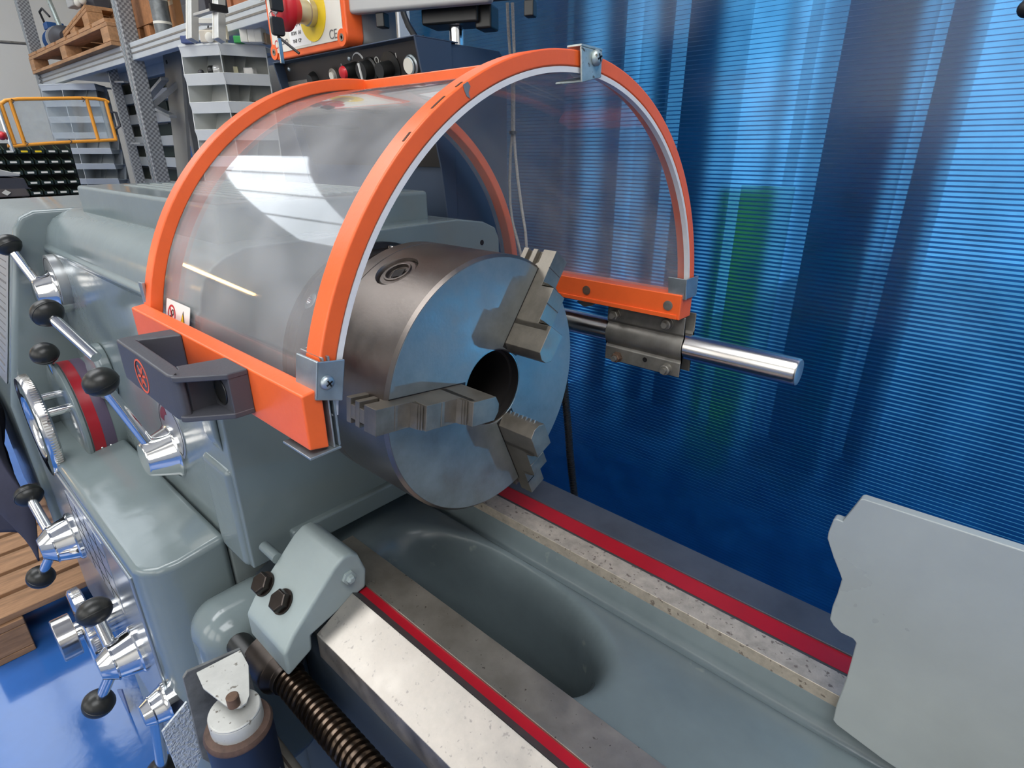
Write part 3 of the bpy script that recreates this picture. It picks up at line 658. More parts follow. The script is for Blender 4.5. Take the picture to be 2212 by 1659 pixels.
def jaw(ang):
    t = math.radians(ang); u = Vector((0, math.cos(t), math.sin(t))); w = X.cross(u)
    def pt(r, x, s): return u * r + X * x + w * s
    bm = B()
    ext(bm, [pt(r, x, -HW) for r, x in ((.0800, -.020), (.0800, .050), (.0872, .050), (.0872, .0345), (.1125, .0345), (.1131, .0338), (.1137, .0345), (.1332, .0345), (.1332, .0157), (.1570, .0157), (.1576, .0150), (.1582, .0157), (.1800, .0157), (.1800, -.0040), (.1620, -.0040), (.1500, -.020))], w * (2 * HW))
    j = new('jaw', bm, JAW, ck, bev=0.0007, seg=1)
    bm = B(); ext(bm, [pt(r, -.018, s) for r, s in ((.0475, -.0045), (.0475, .0045), (.0535, HW), (.0873, HW), (.0873, -HW), (.0535, -HW))], X * .0722)
    new('jaw_tip', bm, JAW, j, bev=0.0007, seg=1)
    for x0, x1, k in ((-.0125, -.004, .55), (-.0200, -.0125, 1.0), (-.0275, -.0200, .55), (-.0355, -.0275, 1.0)):
        new('guide_rail', ext(B(), [pt(r, x, -HW * k) for r, x in ((.150, x0), (.1795, x0), (.1795, x1), (.150, x1))], w * (2 * HW * k)), JAW, j, bev=0.0006, seg=1)
    for rr, xa, xb_ in ((.0876, .036, .049), (.1336, .017, .033)):
        for i in range(3):
            new('serration', ext(B(), [pt(rr + .0012 + i * .0016, xx, -HW * .98) for xx in (xa - .002,)] + [pt(rr + .0020 + i * .0016, xa - .002, -HW * .98), pt(rr + .0014 + i * .0010, xb_ - .002 - i * .003, -HW * .98)], w * (2 * HW * .98)), JAW, j, smooth=0)
    new('slot_seam', ext(B(), [pt(.0480, .0005, -HW - .0011), pt(.1543, .0005, -HW - .0011), pt(.1543, .0005, HW + .0011), pt(.0480, .0005, HW + .0011)], X * .0003), HOLE, j, smooth=0)
    return j
for a in (172.9, 52.9, 292.9): jaw(a)
# grip ridges on the inner face of the lowest jaw
t = math.radians(292.9); u = Vector((0, math.cos(t), math.sin(t))); w = X.cross(u)
for i in range(7):
    c = u * .0490 + X * (.006 + i * .0066) + w * .0045
    new('grip_ridge', obox(B(), c, X, (w - u * .9).normalized(), (u + w * .9).normalized(), .0016, .011, .003), JAWE, [o for o in ck.children if o.name.startswith('jaw')][-1], bev=0.0004, seg=1)

# ================================================================ chuck guard
GCY, GCZ, GR = .0667, .025, .3305
RI = GR - .0148; GX0, GX1 = -.331, .060
cg = thing('chuck_guard', 'orange framed chuck guard with a clear curved shield', 'guard', (-.14, .38, .0))
for x0, x1, a0, a1 in ((GX1 - .0215, GX1, 3.5, 169.0), (GX0, GX0 + .0215, 3.5, 169.0)):
    new('arch_tube', arcsweep(B(), GCY, GCZ, [(x0, RI), (x1, RI), (x1, GR), (x0, GR)], a0, a1, 72), ORANGE, cg, bev=0.0018, seg=2)
new('top_rail', arcsweep(B(), GCY, GCZ, [(GX0 + .02, RI), (GX1 - .02, RI), (GX1 - .02, GR - .001), (GX0 + .02, GR - .001)], 85.8, 89.4, 4), ORANGE, cg, bev=0.0016, seg=2)
new('front_rail', extx(B(), [(-.2705, .0480), (-.2535, .0445), (-.2535, .0935), (-.2555, .0965), (-.2705, .0945)], GX0 + .002, .0625), ORANGE, cg, bev=0.0018, seg=2)
new('rear_rail', box(B(), GX0 + .034, .0600, .3560, .3945, .0175, .0570), ORANGE, cg, bev=0.0016, seg=2)
new('rear_rail_lip', box(B(), GX0 + .034, .0560, .3535, .3565, .0185, .0255), ORANGE, cg, bev=0.0006, seg=1)
new('shield', arcsweep(B(), GCY, GCZ, [(GX0 - .006, RI - .0035), (GX1 - .004, RI - .0035), (GX1 - .004, RI - .0008), (GX0 - .006, RI - .0008)], 3.0, 170.5, 96), SHIELD, cg, smooth=30)
new('seal_strip', arcsweep(B(), GCY, GCZ, [(GX1 - .0075, RI - .0052), (GX1 - .0005, RI - .0052), (GX1 - .0005, RI - .0002), (GX1 - .0075, RI - .0002)], 4.0, 172.0, 96), WHITES, cg, smooth=30)
def screw(parent, p, n, r, m=GALV):
    s = new('screw', lathe(B(), p, n, [(0, r), (r * .25, r), (r * .62, r * .72), (r * .70, r * .4)], 28), m, parent, smooth=50)
    d, uu, vv = frame(n); uu, vv = (uu + vv * .5).normalized(), (vv - uu * .5).normalized()
    for a, b in ((uu, vv), (vv, uu)): new('cross_slot', obox(B(), Vector(p) + d * (r * .68), a, b, d, r * 1.0, r * .22, r * .12), HOLE, s, smooth=0)
# galvanised clips
def clip_front(quad, xf): return [at(x, y, 'X', xf) for x, y in quad]
q1 = clip_front([(684, 783), (746, 776), (741, 866), (682, 866)], .0645)
cl = new('clip', ext(B(), q1, (-.0022, 0, 0)), GALV, cg, bev=0.0012, seg=2)
zt, zb_ = q1[0].z, q1[3].z
new('clip_side', ext(B(), [q1[0], q1[3], q1[3] - X * .031, q1[0] - X * .031], (0, .0022, .0004)), GALV, cl, bev=0.0008, seg=2)
screw(cl, at(706, 826, 'X', .0647), X, .0058)
q2 = clip_front([(1256, 99), (1302, 111), (1299, 167), (1257, 178)], .0645)
cl = new('clip', ext(B(), q2, (-.0024, 0, 0)), GALVW, cg, bev=0.0012, seg=2)
new('clip_side', ext(B(), [q2[3], q2[2], q2[2] + Vector((-.034, 0, 0)), q2[3] + Vector((-.034, 0, 0))], (0, .0003, .0022)), GALVW, cl, bev=0.0006, seg=1)
new('clip_side', ext(B(), [q2[0], q2[1], q2[1] + Vector((-.018, 0, 0)), q2[0] + Vector((-.018, 0, 0))], (0, .0003, .0022)), GALVW, cl, bev=0.0006, seg=1)
screw(cl, at(1287, 125, 'X', .0647), X, .0075, GALVW)
q3 = [at(1443, 598, 'Y', .360), at(1482, 604, 'Y', .360), at(1482, 649, 'Y', .360), at(1443, 641, 'Y', .360)]
cl = new('clip', ext(B(), q3, (0, .0024, 0)), GALV, cg, bev=0.0008, seg=2)
new('clip_side', box(B(), q3[1].x - .001, q3[1].x + .0015, .360, .4005, q3[2].z, q3[1].z), GALV, cl, bev=0.0006, seg=1)
screw(cl, Vector((q3[1].x - .008, .4005, (q3[1].z + q3[2].z) / 2)), Y, .006)
zz = at(306, 640, 'Y', -.272).z
new('clip', box(B(), GX0 - .003, GX0 + .008, -.2555, -.2515, .088, .122), GALV, cg, bev=0.001)
new('end_strap', box(B(), .020, .0640, -.2720, -.2440, .0405, .0428), GALV, cg, bev=0.0006, seg=1)
new('backing_strip', box(B(), .0300, .0628, -.2500, -.2485, .0430, .1200), ALU, cg, bev=0.0004, seg=1)
new('backing_strip', box(B(), .0300, .0628, -.2455, -.2435, .0430, .1200), GALV, cg, bev=0.0004, seg=1)
new('end_cap', ext(B(), [(GX0 - .004, -.2690, .046), (GX0 - .004, -.2690, .088), (GX0 + .002, -.2690, .092), (GX0 + .002, -.2690, .046)], (0, .012, 0)), BLACKP, cg, bev=0.001)
for x, y in ((1267, 627), (1443, 660)):
    p = at(x, y, 'Y', .3560); new('rivet', lathe(B(), p, -Y, [(0, .0078), (.0012, .0078), (.0016, .0060), (.0016, .002)], 28), RUST if x < 1300 else CAST, cg)
# paint scrapes on the front arch
for a, da, rr in ((122, 3.0, .3309), (118, 1.4, .3309), (130, 1.8, .3309)):
    new('paint_scrape', arcsweep(B(), GCY, GCZ, [(GX1 - .0055, GR - .0002), (GX1 - .0032, GR - .0002), (GX1 - .0032, GR + .0003), (GX1 - .0055, GR + .0003)], a, a + da, 5), ORSCR, cg)
bm = B(); pts = [at(x, y, 'X', GX1 + .0003) for x, y in [(1000, 183), (1010, 176), (1016, 186), (1012, 200), (1016, 213), (1008, 208), (1003, 196)]]
new('paint_chip', ext(bm, pts, (.0002, 0, 0)), mat('bare_grey_primer', rgb(120, 126, 132), 0.6, var=0.2), cg, smooth=0)
# warning sticker on the shield
s0 = on_cyl(363, 648, RI + .0004, GCY, GCZ); s1 = on_cyl(414, 663, RI + .0004, GCY, GCZ)
ang = math.atan2(s0.z - GCZ, s0.y - GCY); tv = Vector((0, math.sin(ang), -math.cos(ang))); nv = Vector((0, math.cos(ang), math.sin(ang)))
sw = abs(s1.x - s0.x); cst = Vector((min(s0.x, s1.x) + sw / 2, s0.y, s0.z)) - tv * .014
if tv.z < 0: tv = -tv; cst = Vector((min(s0.x, s1.x) + sw / 2, s0.y, s0.z)) - tv * .0165
cst = cst + nv * .0012
st = new('warning_sticker', plate(B(), cst, X, tv, rrect(sw, .033, .002), .0003), STICK, cg, smooth=0)
nn = X.cross(tv)
c1 = cst + nn * .0005 - X * sw * .24; R1 = .0115
new('prohibition_ring', lathe(B(), c1, nn, [(0, R1), (.0002, R1), (.0002, R1 * .80), (0, R1 * .80)], 40, cap=False), REDI, st, smooth=0)
new('prohibition_bar', obox(B(), c1 + nn * .0002, (X * .6 - tv * .8).normalized(), (X * .8 + tv * .6).normalized(), nn, R1 * 1.8, R1 * .2, .0002), REDI, st, smooth=0)
new('hand_pictogram', plate(B(), c1 - tv * .003 - X * .002, X, tv, [(-.006, -.002), (-.003, .002), (0, .001), (.003, .004), (.005, .003), (.002, -.001), (.004, -.004), (0, -.003), (-.003, -.006)], .0002), BLACKI, st, smooth=0)
new('gear_pictogram', lathe(B(), c1 + tv * .003 + X * .003 + nn * .0001, nn, [(0, .0036), (.0002, .0036), (.0002, .0024), (0, .0024)], 12, cap=False), BLACKI, st, smooth=0)
c2 = cst + nn * .0005 + X * sw * .24 - tv * .003
new('warning_triangle', plate(B(), c2, X, tv, [(-.0095, -.0105), (.0095, -.0105), (0, .0125)], .0002), BLACKI, st, smooth=0)
new('triangle_field', plate(B(), c2 + nn * .0003, X, tv, [(-.0074, -.0092), (.0074, -.0092), (0, .0090)], .0002), YEL, st, smooth=0)
new('hand_pictogram', plate(B(), c2 + nn * .0006 - tv * .004, X, tv, [(-.003, .004), (-.0015, .004), (-.0005, .001), (.002, .003), (.003, .002), (.001, -.002), (.002, -.005), (-.001, -.005), (-.001, -.001)], .0002), BLACKI, st, smooth=0)
# handle
H0, H1 = .0535, .0945
bm = ext(B(), [(x, y, H0) for x, y in ((-.200, -.2705), (-.206, -.314), (-.202, -.3205), (-.062, -.3220), (-.052, -.318), (-.052, -.312), (-.080, -.3085), (-.186, -.3065), (-.172, -.2705))], (0, 0, H1 - H0))
hd = new('handle', bm, HANDLE, cg, bev=0.0022, seg=3)
new('handle_arm', ext(B(), [(x, y, H0 + .0005) for x, y in ((-.080, -.3085), (-.060, -.3115), (-.058, -.3090), (-.062, -.2705), (-.070, -.2705))], (0, 0, H1 - H0 - .001)), HANDLE, hd, bev=0.001)
for z0, z1 in ((H1 - .0052, H1), (H0, H0 + .0052)):
    new('handle_arm', ext(B(), [(x, y, z0) for x, y in ((-.072, -.309), (-.054, -.3215), (-.050, -.3190), (-.026, -.2880), (-.026, -.2705), (-.070, -.2705))], (0, 0, z1 - z0)), HANDLE, hd, bev=0.0012)
new('handle_foot', ext(B(), [(x, y, H0 + .0004) for x, y in ((-.064, -.2890), (-.0265, -.2880), (-.0265, -.2705), (-.064, -.2705))], (0, 0, H1 - H0 - .0008)), HANDLE, hd, bev=0.001)
new('bolt_hole', lathe(B(), (-.046, -.2889, (H0 + H1) / 2), -Y, [(0, .0125), (.0006, .0120), (.0006, .0105), (-.004, .0105)], 28), BLACKP, hd)
lc = at(303, 800, 'Y', -.3215)
lc = Vector((lc.x, -.3213, (H0 + H1) / 2 - .001))
lg = new('handle_emblem', lathe(B(), lc, -Y, [(0, .0165), (.0005, .0165), (.0005, .0148), (0, .0148)], 40, cap=False), ORI, hd, smooth=0)
for a, L in ((60, .022), (-60, .022), (90, .014), (10, .020)):
    dv = X * math.cos(math.radians(a)) + Z * math.sin(math.radians(a)); new('emblem_stroke', obox(B(), lc - Y * .0002, dv, Y, dv.cross(Y), L, .0004, .0022), ORI, lg, smooth=0)

# support rod and clamp
RY, RZ, RR = .3950, -.0350, .0205
rod = thing('guard_support_rod', 'bright round steel rod carrying the orange chuck guard', 'rod', (0, RY, RZ))
new('rod', lathe(B(), (-.62, RY, RZ), X, [(0, RR), (.852, RR), (.8545, RR - .0015)], 48), STEEL, rod, smooth=35)
new('rod_end_cap', lathe(B(), (.2345, RY, RZ), X, [(0, RR * .95), (.0008, RR * .92), (.0016, RR * .6)], 40), GALV, rod)
new('rod_mount', box(B(), -.66, -.56, .2585, .43, -.07, .0), GREY, rod, bev=0.005)
cp = thing('guard_clamp', 'weathered zinc clamp with four bolts joining the orange guard to its rod', 'clamp', (0, .38, -.03))
def clampsec(off, rad, sgn):
    yb = .3745 if sgn < 0 else .4155; out = []
    a0, a1 = (128, 232) if sgn < 0 else (52, -52)
    def arc(r, rev=False):
        L = [(RY + r * math.cos(math.radians(a0 + (a1 - a0) * i / 16)), RZ + r * math.sin(math.radians(a0 + (a1 - a0) * i / 16))) for i in range(17)]
        return L[::-1] if rev else L
    return [(yb, .018)] + [(yb, RZ + rad * .95)] + arc(rad) + [(yb, RZ - rad * .95), (yb, -.0835)], [(yb - sgn * .003, -.0835), (yb - sgn * .003, RZ - rad * .85)] + arc(rad - .003, True) + [(yb - sgn * .003, RZ + rad * .85), (yb - sgn * .003, .018)]
for s in (-1, 1):
    a, b = clampsec(0, .0255, s)
    new('clamp_half', extx(B(), a + b, -.082, .062), CAST, cp, bev=0.0012, seg=2, smooth=50)
for x, y in ((1331, 679), (1443, 699), (1334, 771), (1440, 797)):
    p = at(x, y, 'Y', .3745); p = Vector((p.x, .3745, p.z))
    nut = new('bolt', lathe(B(), p, -Y, [(0, .0105), (.0016, .0105), (.0016, .0088), (.009, .0088), (.010, .0075)], 6 if x < 1335 else 24), RUST if y in (771,) else CAST, cp, bev=0.0005, seg=1)
    new('bolt_tip', lathe(B(), p - Y * .0095, -Y, [(0, .0055), (.006, .0050)], 16), CAST, nut)
new('slot_hole', lathe(B(), at(1393, 777, 'Y', .3743), -Y, [(0, .0042), (.0004, .0042)], 16), HOLE, cp)
new('clamp_tab', ext(B(), [at(x, y, 'Y', .372) for x, y in [(1245, 651), (1285, 653), (1277, 661), (1262, 663)]], (0, .01, 0)), CAST, cp)

# ================================================================ grey guard plate on the bed, right
rp_px = [(1858, 1079), (1866, 1078), (2212, 1190), (2400, 1250), (2500, 1720), (2300, 1900), (1905, 1640), (1808, 1567), (1799, 1556), (1806, 1525), (1827, 1470),
         (1838, 1430), (1849, 1389), (1842, 1380), (1815, 1367), (1800, 1352), (1792, 1338), (1798, 1310), (1808, 1285), (1818, 1252), (1814, 1240), (1800, 1205), (1787, 1164), (1789, 1150), (1800, 1122), (1806, 1121), (1820, 1126), (1840, 1102)]
new_pl = ext(B(), [at(x, y, 'Y', .060) for x, y in rp_px], (0, .010, 0))
o = new('guard_plate', new_pl, mat('guard_plate_grey', rgb(150, 157, 157), 0.33, var=0.10, vscale=6, bump=0.06, bscale=40, rvar=0.12, spots=(rgb(118, 126, 122), 26, 0.72)), None, bev=0.002, seg=3)
tag(o, 'pale grey plate with a notched outline standing across the far ways', 'plate')

# ================================================================ control box behind the headstock
cb = thing('control_box', 'navy control box with a black switch panel behind the headstock', 'control box', (-.6, .33, .16))
cbp = [(.232, .425), (.275, .236), (.275, -.20), (.425, -.20), (.425, .411), (.405, .4285), (.232, .4285)]
new('case', extx(B(), cbp, -.815, -.364), NAVY, cb, bev=0.002)
for x0, x1 in ((-.820, -.816), (-.364, -.360)):
    new('side_plate', extx(B(), [(.2075, .429), (.2505, .236), (.2610, .15), (.2610, -.20), (.285, -.20), (.285, .429)], x0, x1), NAVY, cb, bev=0.001)
new('hood', box(B(), -.820, -.360, .2075, .30, .4288, .4310), NAVY, cb, bev=0.0008)
pn0 = Vector((0, .230, .433)); pn1 = Vector((0, .273, .236)); pv = (pn0 - pn1).normalized(); pnn = X.cross(pv); pnn = pnn if pnn.y < 0 else -pnn
bp = new('switch_panel', ext(B(), [Vector((-.8155, 0, 0)) + pn0, Vector((-.3645, 0, 0)) + pn0, Vector((-.3645, 0, 0)) + pn1, Vector((-.8155, 0, 0)) + pn1], pnn * .003), BLACKPANEL, cb, smooth=0)
def on_panel(px, py, off=.003):
    p0 = pn0 + pnn * off; d = ray(px, py); return CAM + d * ((p0 - CAM).dot(pnn) / d.dot(pnn))
b1 = new('push_button', lathe(B(), on_panel(892, 141), pnn, [(0, .0165), (.004, .0165), (.006, .0140), (.009, .0135), (.010, .0120)], 32), GALV, bp); new('button_cap', lathe(B(), on_panel(892, 141) + pnn * .009, pnn, [(0, .0125), (.002, .0115)], 28), WHITEP, b1)
b2 = new('push_button', lathe(B(), on_panel(724, 163), pnn, [(0, .0135), (.005, .0130), (.006, .0110)], 28), CAST, bp); new('button_cap', lathe(B(), on_panel(724, 163) + pnn * .006, pnn, [(0, .0075), (.003, .0070)], 24), WHITEP, b2)
b3 = new('selector', lathe(B(), on_panel(770, 152), pnn, [(0, .0145), (.006, .0140), (.028, .0115)], 28), BLACKP, bp); new('red_cap', lathe(B(), on_panel(770, 152) + pnn * .028, pnn, [(0, .0112), (.004, .0095), (.006, .005)], 24), REDP, b3)
b4 = new('rotary_switch', lathe(B(), on_panel(803, 150), pnn, [(0, .020), (.004, .020), (.006, .0165), (.024, .0150)], 32), BLACKP, bp); new('pointer', obox(B(), on_panel(803, 150) + pnn * .025, pv, X, pnn, .026, .003, .003), WHITEI, b4, smooth=0)
b5 = new('rotary_switch', lathe(B(), on_panel(845, 148), pnn, [(0, .026), (.002, .026), (.003, .013), (.026, .012)], 32), BLACKP, bp)
b6 = new('rotary_switch', lathe(B(), on_panel(680, 172), pnn, [(0, .015), (.004, .014), (.012, .010)], 28), BLACKP, bp)
for x, y in ((755, 126), (625, 149)): new('panel_screw', ellipsoid(B(), on_panel(x, y), pnn, .0035, .0048, 16, 8), GALV, bp)
for s, x, y, h in (('O', 814, 131, .016), ('I', 856, 123, .016), ('I', 738, 143, .011), ('8', 824, 136, .010), ('I', 776, 138, .010)): text('panel_mark', s, on_panel(x, y, .0034), X, pv, h, WHITEI, bp)
bm = B(); pc = on_panel(776, 140, .0033)
a = [(math.cos(math.radians(t)) * .020, math.sin(math.radians(t)) * .020) for t in range(150, 20, -10)] + [(math.cos(math.radians(t)) * (.0195 - .004 * (150 - t) / 120), math.sin(math.radians(t)) * (.0195 - .004 * (150 - t) / 120)) for t in range(30, 155, 10)]
new('speed_arc', plate(bm, pc, X, pv, a, .0003), WHITEI, bp, smooth=0)
new('label_strip', obox(B(), on_panel(648, 183), X, pv, pnn, .09, .016, .004), CAST, bp)

# emergency stop box
ey = .200
e0 = at(592, 128, 'Y', ey); e1 = at(748, 87, 'Y', ey)
ex0, ex1, ez0 = e0.x - .006, e1.x + .004, .4316; ez1 = ez0 + .175; ecx, ecz = (ex0 + ex1) / 2, (ez0 + ez1) / 2; ew, eh = ex1 - ex0, ez1 - ez0
es = thing('emergency_stop_box', 'off white switch box with orange rim, red mushroom button and keys', 'switch box', (ecx, .26, ez0))
new('box_body', plate(B(), (ecx, .31, ecz), X, Z, rrect(ew * .985, eh * .985, .016), .075), SILVERC, es, bev=0.002)
new('orange_rim', plate(B(), (ecx, .235, ecz), X, Z, rrect(ew, eh, .018), .0345), ORANGE, es, bev=0.003)
fp = new('face_plate', plate(B(), (ecx, ey + .0005, ecz), X, Z, rrect(ew - .022, eh - .022, .008), .002), WHITEP, es, bev=0.0006, seg=1)
for sx in (-1, 1):
    p = Vector((ecx + sx * (ew / 2 - .014), ey - .0008, ez0 + .014)); bs = new('corner_boss', lathe(B(), p, -Y, [(-.002, .0135), (.0014, .0135), (.0014, .007)], 28), ORANGE, es); new('screw', lathe(B(), p - Y * .0015, -Y, [(0, .0062), (.0006, .0060), (.0006, .0030), (0, .0028)], 20), CAST, bs)
yc = at(674, 29, 'Y', ey - .002)
yd = new('yellow_disc', lathe(B(), (yc.x, ey - .0015, yc.z), -Y, [(0, .0440), (.0012, .0440)], 56), YEL, es)
cl = new('collar', lathe(B(), (yc.x, ey - .003, yc.z), -Y, [(0, .0215), (.010, .0215), (.011, .0195), (.032, .0190)], 36), BRASS, yd, smooth=35)
mh = new('mushroom_button', lathe(B(), (yc.x, ey - .033, yc.z), -Y, [(0, .0210), (.010, .0235), (.014, .0240), (.017, .0345), (.024, .0350), (.032, .0300), (.038, .018), (.0385, .012)], 48), REDP, yd, smooth=50)
new('lock_face', lathe(B(), (yc.x, ey - .0712, yc.z), -Y, [(0, .0115), (.002, .0110)], 28), GALV, mh)
new('key_slot', box(B(), yc.x - .0012, yc.x + .0012, ey - .0742, ey - .0730, yc.z - .006, yc.z + .006), HOLE, mh, smooth=0)
kz = yc.z - .004; ky = ey - .086
k1 = new('key_head', plate(B(), (yc.x + .028, ky, kz + .004), Y, Z, rrect(.022, .026, .004), .008), BLACKP, es, bev=0.002)
new('key_blade', box(B(), yc.x + .010, yc.x + .014, ky + .009, ey - .072, kz + .000, kz + .006), STEEL, k1)
k2 = new('key_head', plate(B(), (yc.x + .023, ky - .001, kz - .030), Y, Z, rrect(.023, .028, .005), .008), BLACKP, es, bev=0.002)
new('key_blade', box(B(), yc.x + .025, yc.x + .028, ky - .004, ky + .003, kz - .085, kz - .047), STEEL, k2, bev=0.0006)
new('key_tie', cyl(B(), (yc.x + .022, ky, kz - .044), (yc.x + .050, ky + .02, kz - .070), .0022, 10), BLACKP, k2)
new('key_ring', tube(B(), [(yc.x + .014, ky + .006 * math.cos(t * .628), kz - .0125 + .006 * math.sin(t * .628)) for t in range(11)], .0010, 8), STEEL, k2)
ty = ey - .0022
lb = new('maker_label', plate(B(), (yc.x - .052, ey - .0015, ez0 + .046), X, Z, rrect(.075, .062, .001, 2), .0003), STICK, es, smooth=0)
text('label_text', 'TECNOPIU', (yc.x - .050, ty, ez0 + .066), X, Z, .0115, GREYI, lb)
for i, (s, dx) in enumerate((('TIPO  4', -.01), ('KOM   A1', -.013), ('TNF  CP', -.013))): text('label_text', s, (yc.x + dx - .050, ty, ez0 + .050 - i * .013), X, Z, .0085, GREYI, lb)
text('maker_text', 'TECNO', (ex0 + .054, ty + .0005, ez0 + .027), X, Z, .012, GREYI, es)
new('maker_emblem', lathe(B(), (ex0 + .028, ty + .0008, ez0 + .026), -Y, [(0, .0075), (.0003, .0075), (.0003, .0055), (0, .0055)], 20, cap=False), REDI, es, smooth=0)
text('ce_mark', 'CE', (ex1 - .040, ty + .0005, ez0 + .021), X, Z, .021, GREYI, es)
bm = B(); box(bm, ex0 - .012, ex0 + .055, ey - .004, ey - .001, ez0 + .104, ez0 + .150)
new('name_tab', bm, WHITEP, es, bev=0.001); text('tab_mark', 't', (ex0 + .035, ey - .0045, ez0 + .122), X, Z, .02, BLACKI, es)

# read-out unit above
d0 = at(752, 33, 'Z', .478); d1 = at(1165, -2, 'Z', .478); du = (d1 - d0); du.z = 0; dl = du.length; du.normalize(); dv_ = Z.cross(du).normalized()
ro = thing('readout_unit', 'silver grey read-out case on a chrome post, cut by the top of the photo', 'display', (d0 + d1) / 2)
mid = d0 + du * (dl * .38)
new('case', obox(B(), mid + Z * .115 + dv_ * .012, du, dv_, Z, dl * .76, .022, .225), SILVERC, ro, bev=0.006, seg=3)
new('rear_case', obox(B(), d0 + du * (dl * .5) + Z * .126 + dv_ * .045, du, dv_, Z, dl, .05, .22), mat('dark_case', rgb(46, 54, 66), 0.5), ro, bev=0.004)
fs = new('front_label', obox(B(), mid + Z * .150 - dv_ * .0000 + du * .03, du, dv_, Z, dl * .60, .0012, .27 - .10), STICK, ro, smooth=0)
new('label_border', obox(B(), mid + Z * .0655 - dv_ * .0012 + du * .03, du, dv_, Z, dl * .60, .0006, .002), REDI, fs, smooth=0)
pb = at(985, 45, 'Y', .34)
new('mount_block', obox(B(), Vector((pb.x, .34, .478 - .002)), du, dv_, Z, .105, .06, .026), BLACKP, ro, bev=0.004)
new('mount_lug', obox(B(), Vector((pb.x, .34, .478 - .002)) + du * .058 - Z * .004, du, dv_, Z, .03, .04, .036), BLACKP, ro, bev=0.004)
new('post', cyl(B(), (pb.x, .34, .15), (pb.x, .34, .462), .0125, 28), CHROME, ro)
for f_ in (.16, .94): new('foot', obox(B(), d0 + du * (dl * f_) - Z * .008 + dv_ * .02, du, dv_, Z, .016, .02, .022), BLACKP, ro, bev=0.002)

# aluminium post, cable and cord in front of the blue sheet
pa = at(866, 50, 'Y', .84); o = new('aluminium_post', box(B(), pa.x - .022, pa.x + .022, .815, .86, -1.1, 1.4), mat('white_aluminium', rgb(214, 216, 216), 0.4, metal=0.3, var=0.05), None, bev=0.003)
tag(o, 'white aluminium upright standing before the left end of the blue sheet', 'post')
for s in (-.011, .011): new('groove', box(B(), pa.x + s - .003, pa.x + s + .003, .8142, .8155, -1.1, 1.4), CAST, o, smooth=0)
o = new('black_cable', tube(B(), [at(x, y, 'Y', .46) for x, y in ((868, 0), (872, 30), (882, 55), (896, 78), (915, 120), (930, 200))], .0065, 12), RUBBER, None); tag(o, 'black cable dropping behind the navy control box', 'cable')
cdY = .47
cs_ = thing('braided_cord', 'pale grey braided cord hanging in a loop behind the orange guard', 'cord', at(1108, 300, 'Y', cdY))
new('strand', tube(B(), [at(x, y, 'Y', cdY) for x, y in ((1096, 6), (1098, 60), (1102, 115), (1107, 200), (1107, 285), (1103, 330), (1101, 390), (1102, 440), (1107, 480), (1118, 520), (1128, 560))], .0030, 10), CORD, cs_)
new('strand', tube(B(), [at(x, y, 'Y', cdY) for x, y in ((1107, 6), (1109, 60), (1111, 115), (1110, 200), (1110, 285), (1113, 330), (1119, 390), (1127, 450), (1135, 500), (1138, 540), (1139, 580))], .0030, 10), CORD, cs_)
new('knot', tube(B(), [at(1108, 283, 'Y', cdY - .001), at(1108, 290, 'Y', cdY - .001)], .0075, 12), BLACKP, cs_)
hpts = [at(x, y, 'Y', .36) for x, y in ((1217, 800), (1221, 860), (1227, 920), (1231, 980), (1236, 1030), (1243, 1090), (1256, 1180))]
hz = thing('conduit_hose', 'black corrugated conduit hanging behind the chuck', 'hose', hpts[-1])
bm = B(); P = []
for i in range(len(hpts) - 1):
    for j in range(22): P.append(hpts[i].lerp(hpts[i + 1], j / 22))
tube(bm, P, .0062, 12); new('inner_tube', bm, RUBBER, hz)
bm = B()
for i in range(1, len(P) - 1, 2): lathe(bm, P[i], P[i + 1] - P[i], [(-.0008, .0064), (-.0006, .0078), (.0006, .0078), (.0008, .0064)], 14, cap=False)
tag(new('corrugation', bm, RUBBER, hz), kind='stuff')

bt = far(2222, 18, .80); o = new('black_spout', tube(B(), [bt + Vector((.10, .05, .12)), bt + Vector((.02, .0, .03)), bt], .013, 16), BLACKP, None); tag(o, 'black rounded nozzle tip entering at the top right corner', 'nozzle'); new('nozzle_end', ellipsoid(B(), bt, Vector((-.3, 0, -1)), .012, .0135, 18, 12), RUBBER, o)

# ================================================================ background: storage rack
def A(px, py, y): return at(px, py, 'Y', y)
PERF = mat('perforated_upright', rgb(158, 160, 160), 0.45, metal=0.5)
nt = PERF.node_tree; tcn = nt.nodes.new('ShaderNodeTexCoord'); vo = nt.nodes.new('ShaderNodeTexChecker'); vo.inputs['Scale'].default_value = 75
vo.inputs[1].default_value = rgb(172, 174, 174); vo.inputs[2].default_value = rgb(120, 122, 124)
nt.links.new(tcn.outputs['Object'], vo.inputs[0]); nt.links.new(vo.outputs[0], nt.nodes['Principled BSDF'].inputs['Base Color'])
RYF = 0.88
xm = A(294, 200, RYF).x; xl = A(70, 120, RYF).x; zb = A(300, 104, RYF).z
xr = -2.0
rk = thing('storage_rack', 'tall galvanised storage rack with grey beams behind the lathe on the left', 'rack', ((xl + xr) / 2, 1.2, -1.1))
wpost = 0.085
for xx, yy in ((xm, RYF), (xl, RYF), (xm, 1.50), (xl, 1.50)):
    bm = B(); box(bm, xx - wpost / 2, xx + wpost / 2, yy - .012, yy + .07, -1.1, 2.6); up = new('upright', bm, PERF, rk, bev=0.004)
    new('centre_groove', box(B(), xx - .007, xx + .007, yy - .014, yy - .011, -1.1, 2.6), GALV, up, smooth=0)
bh = px2m(33, Vector((xm, RYF, zb)))
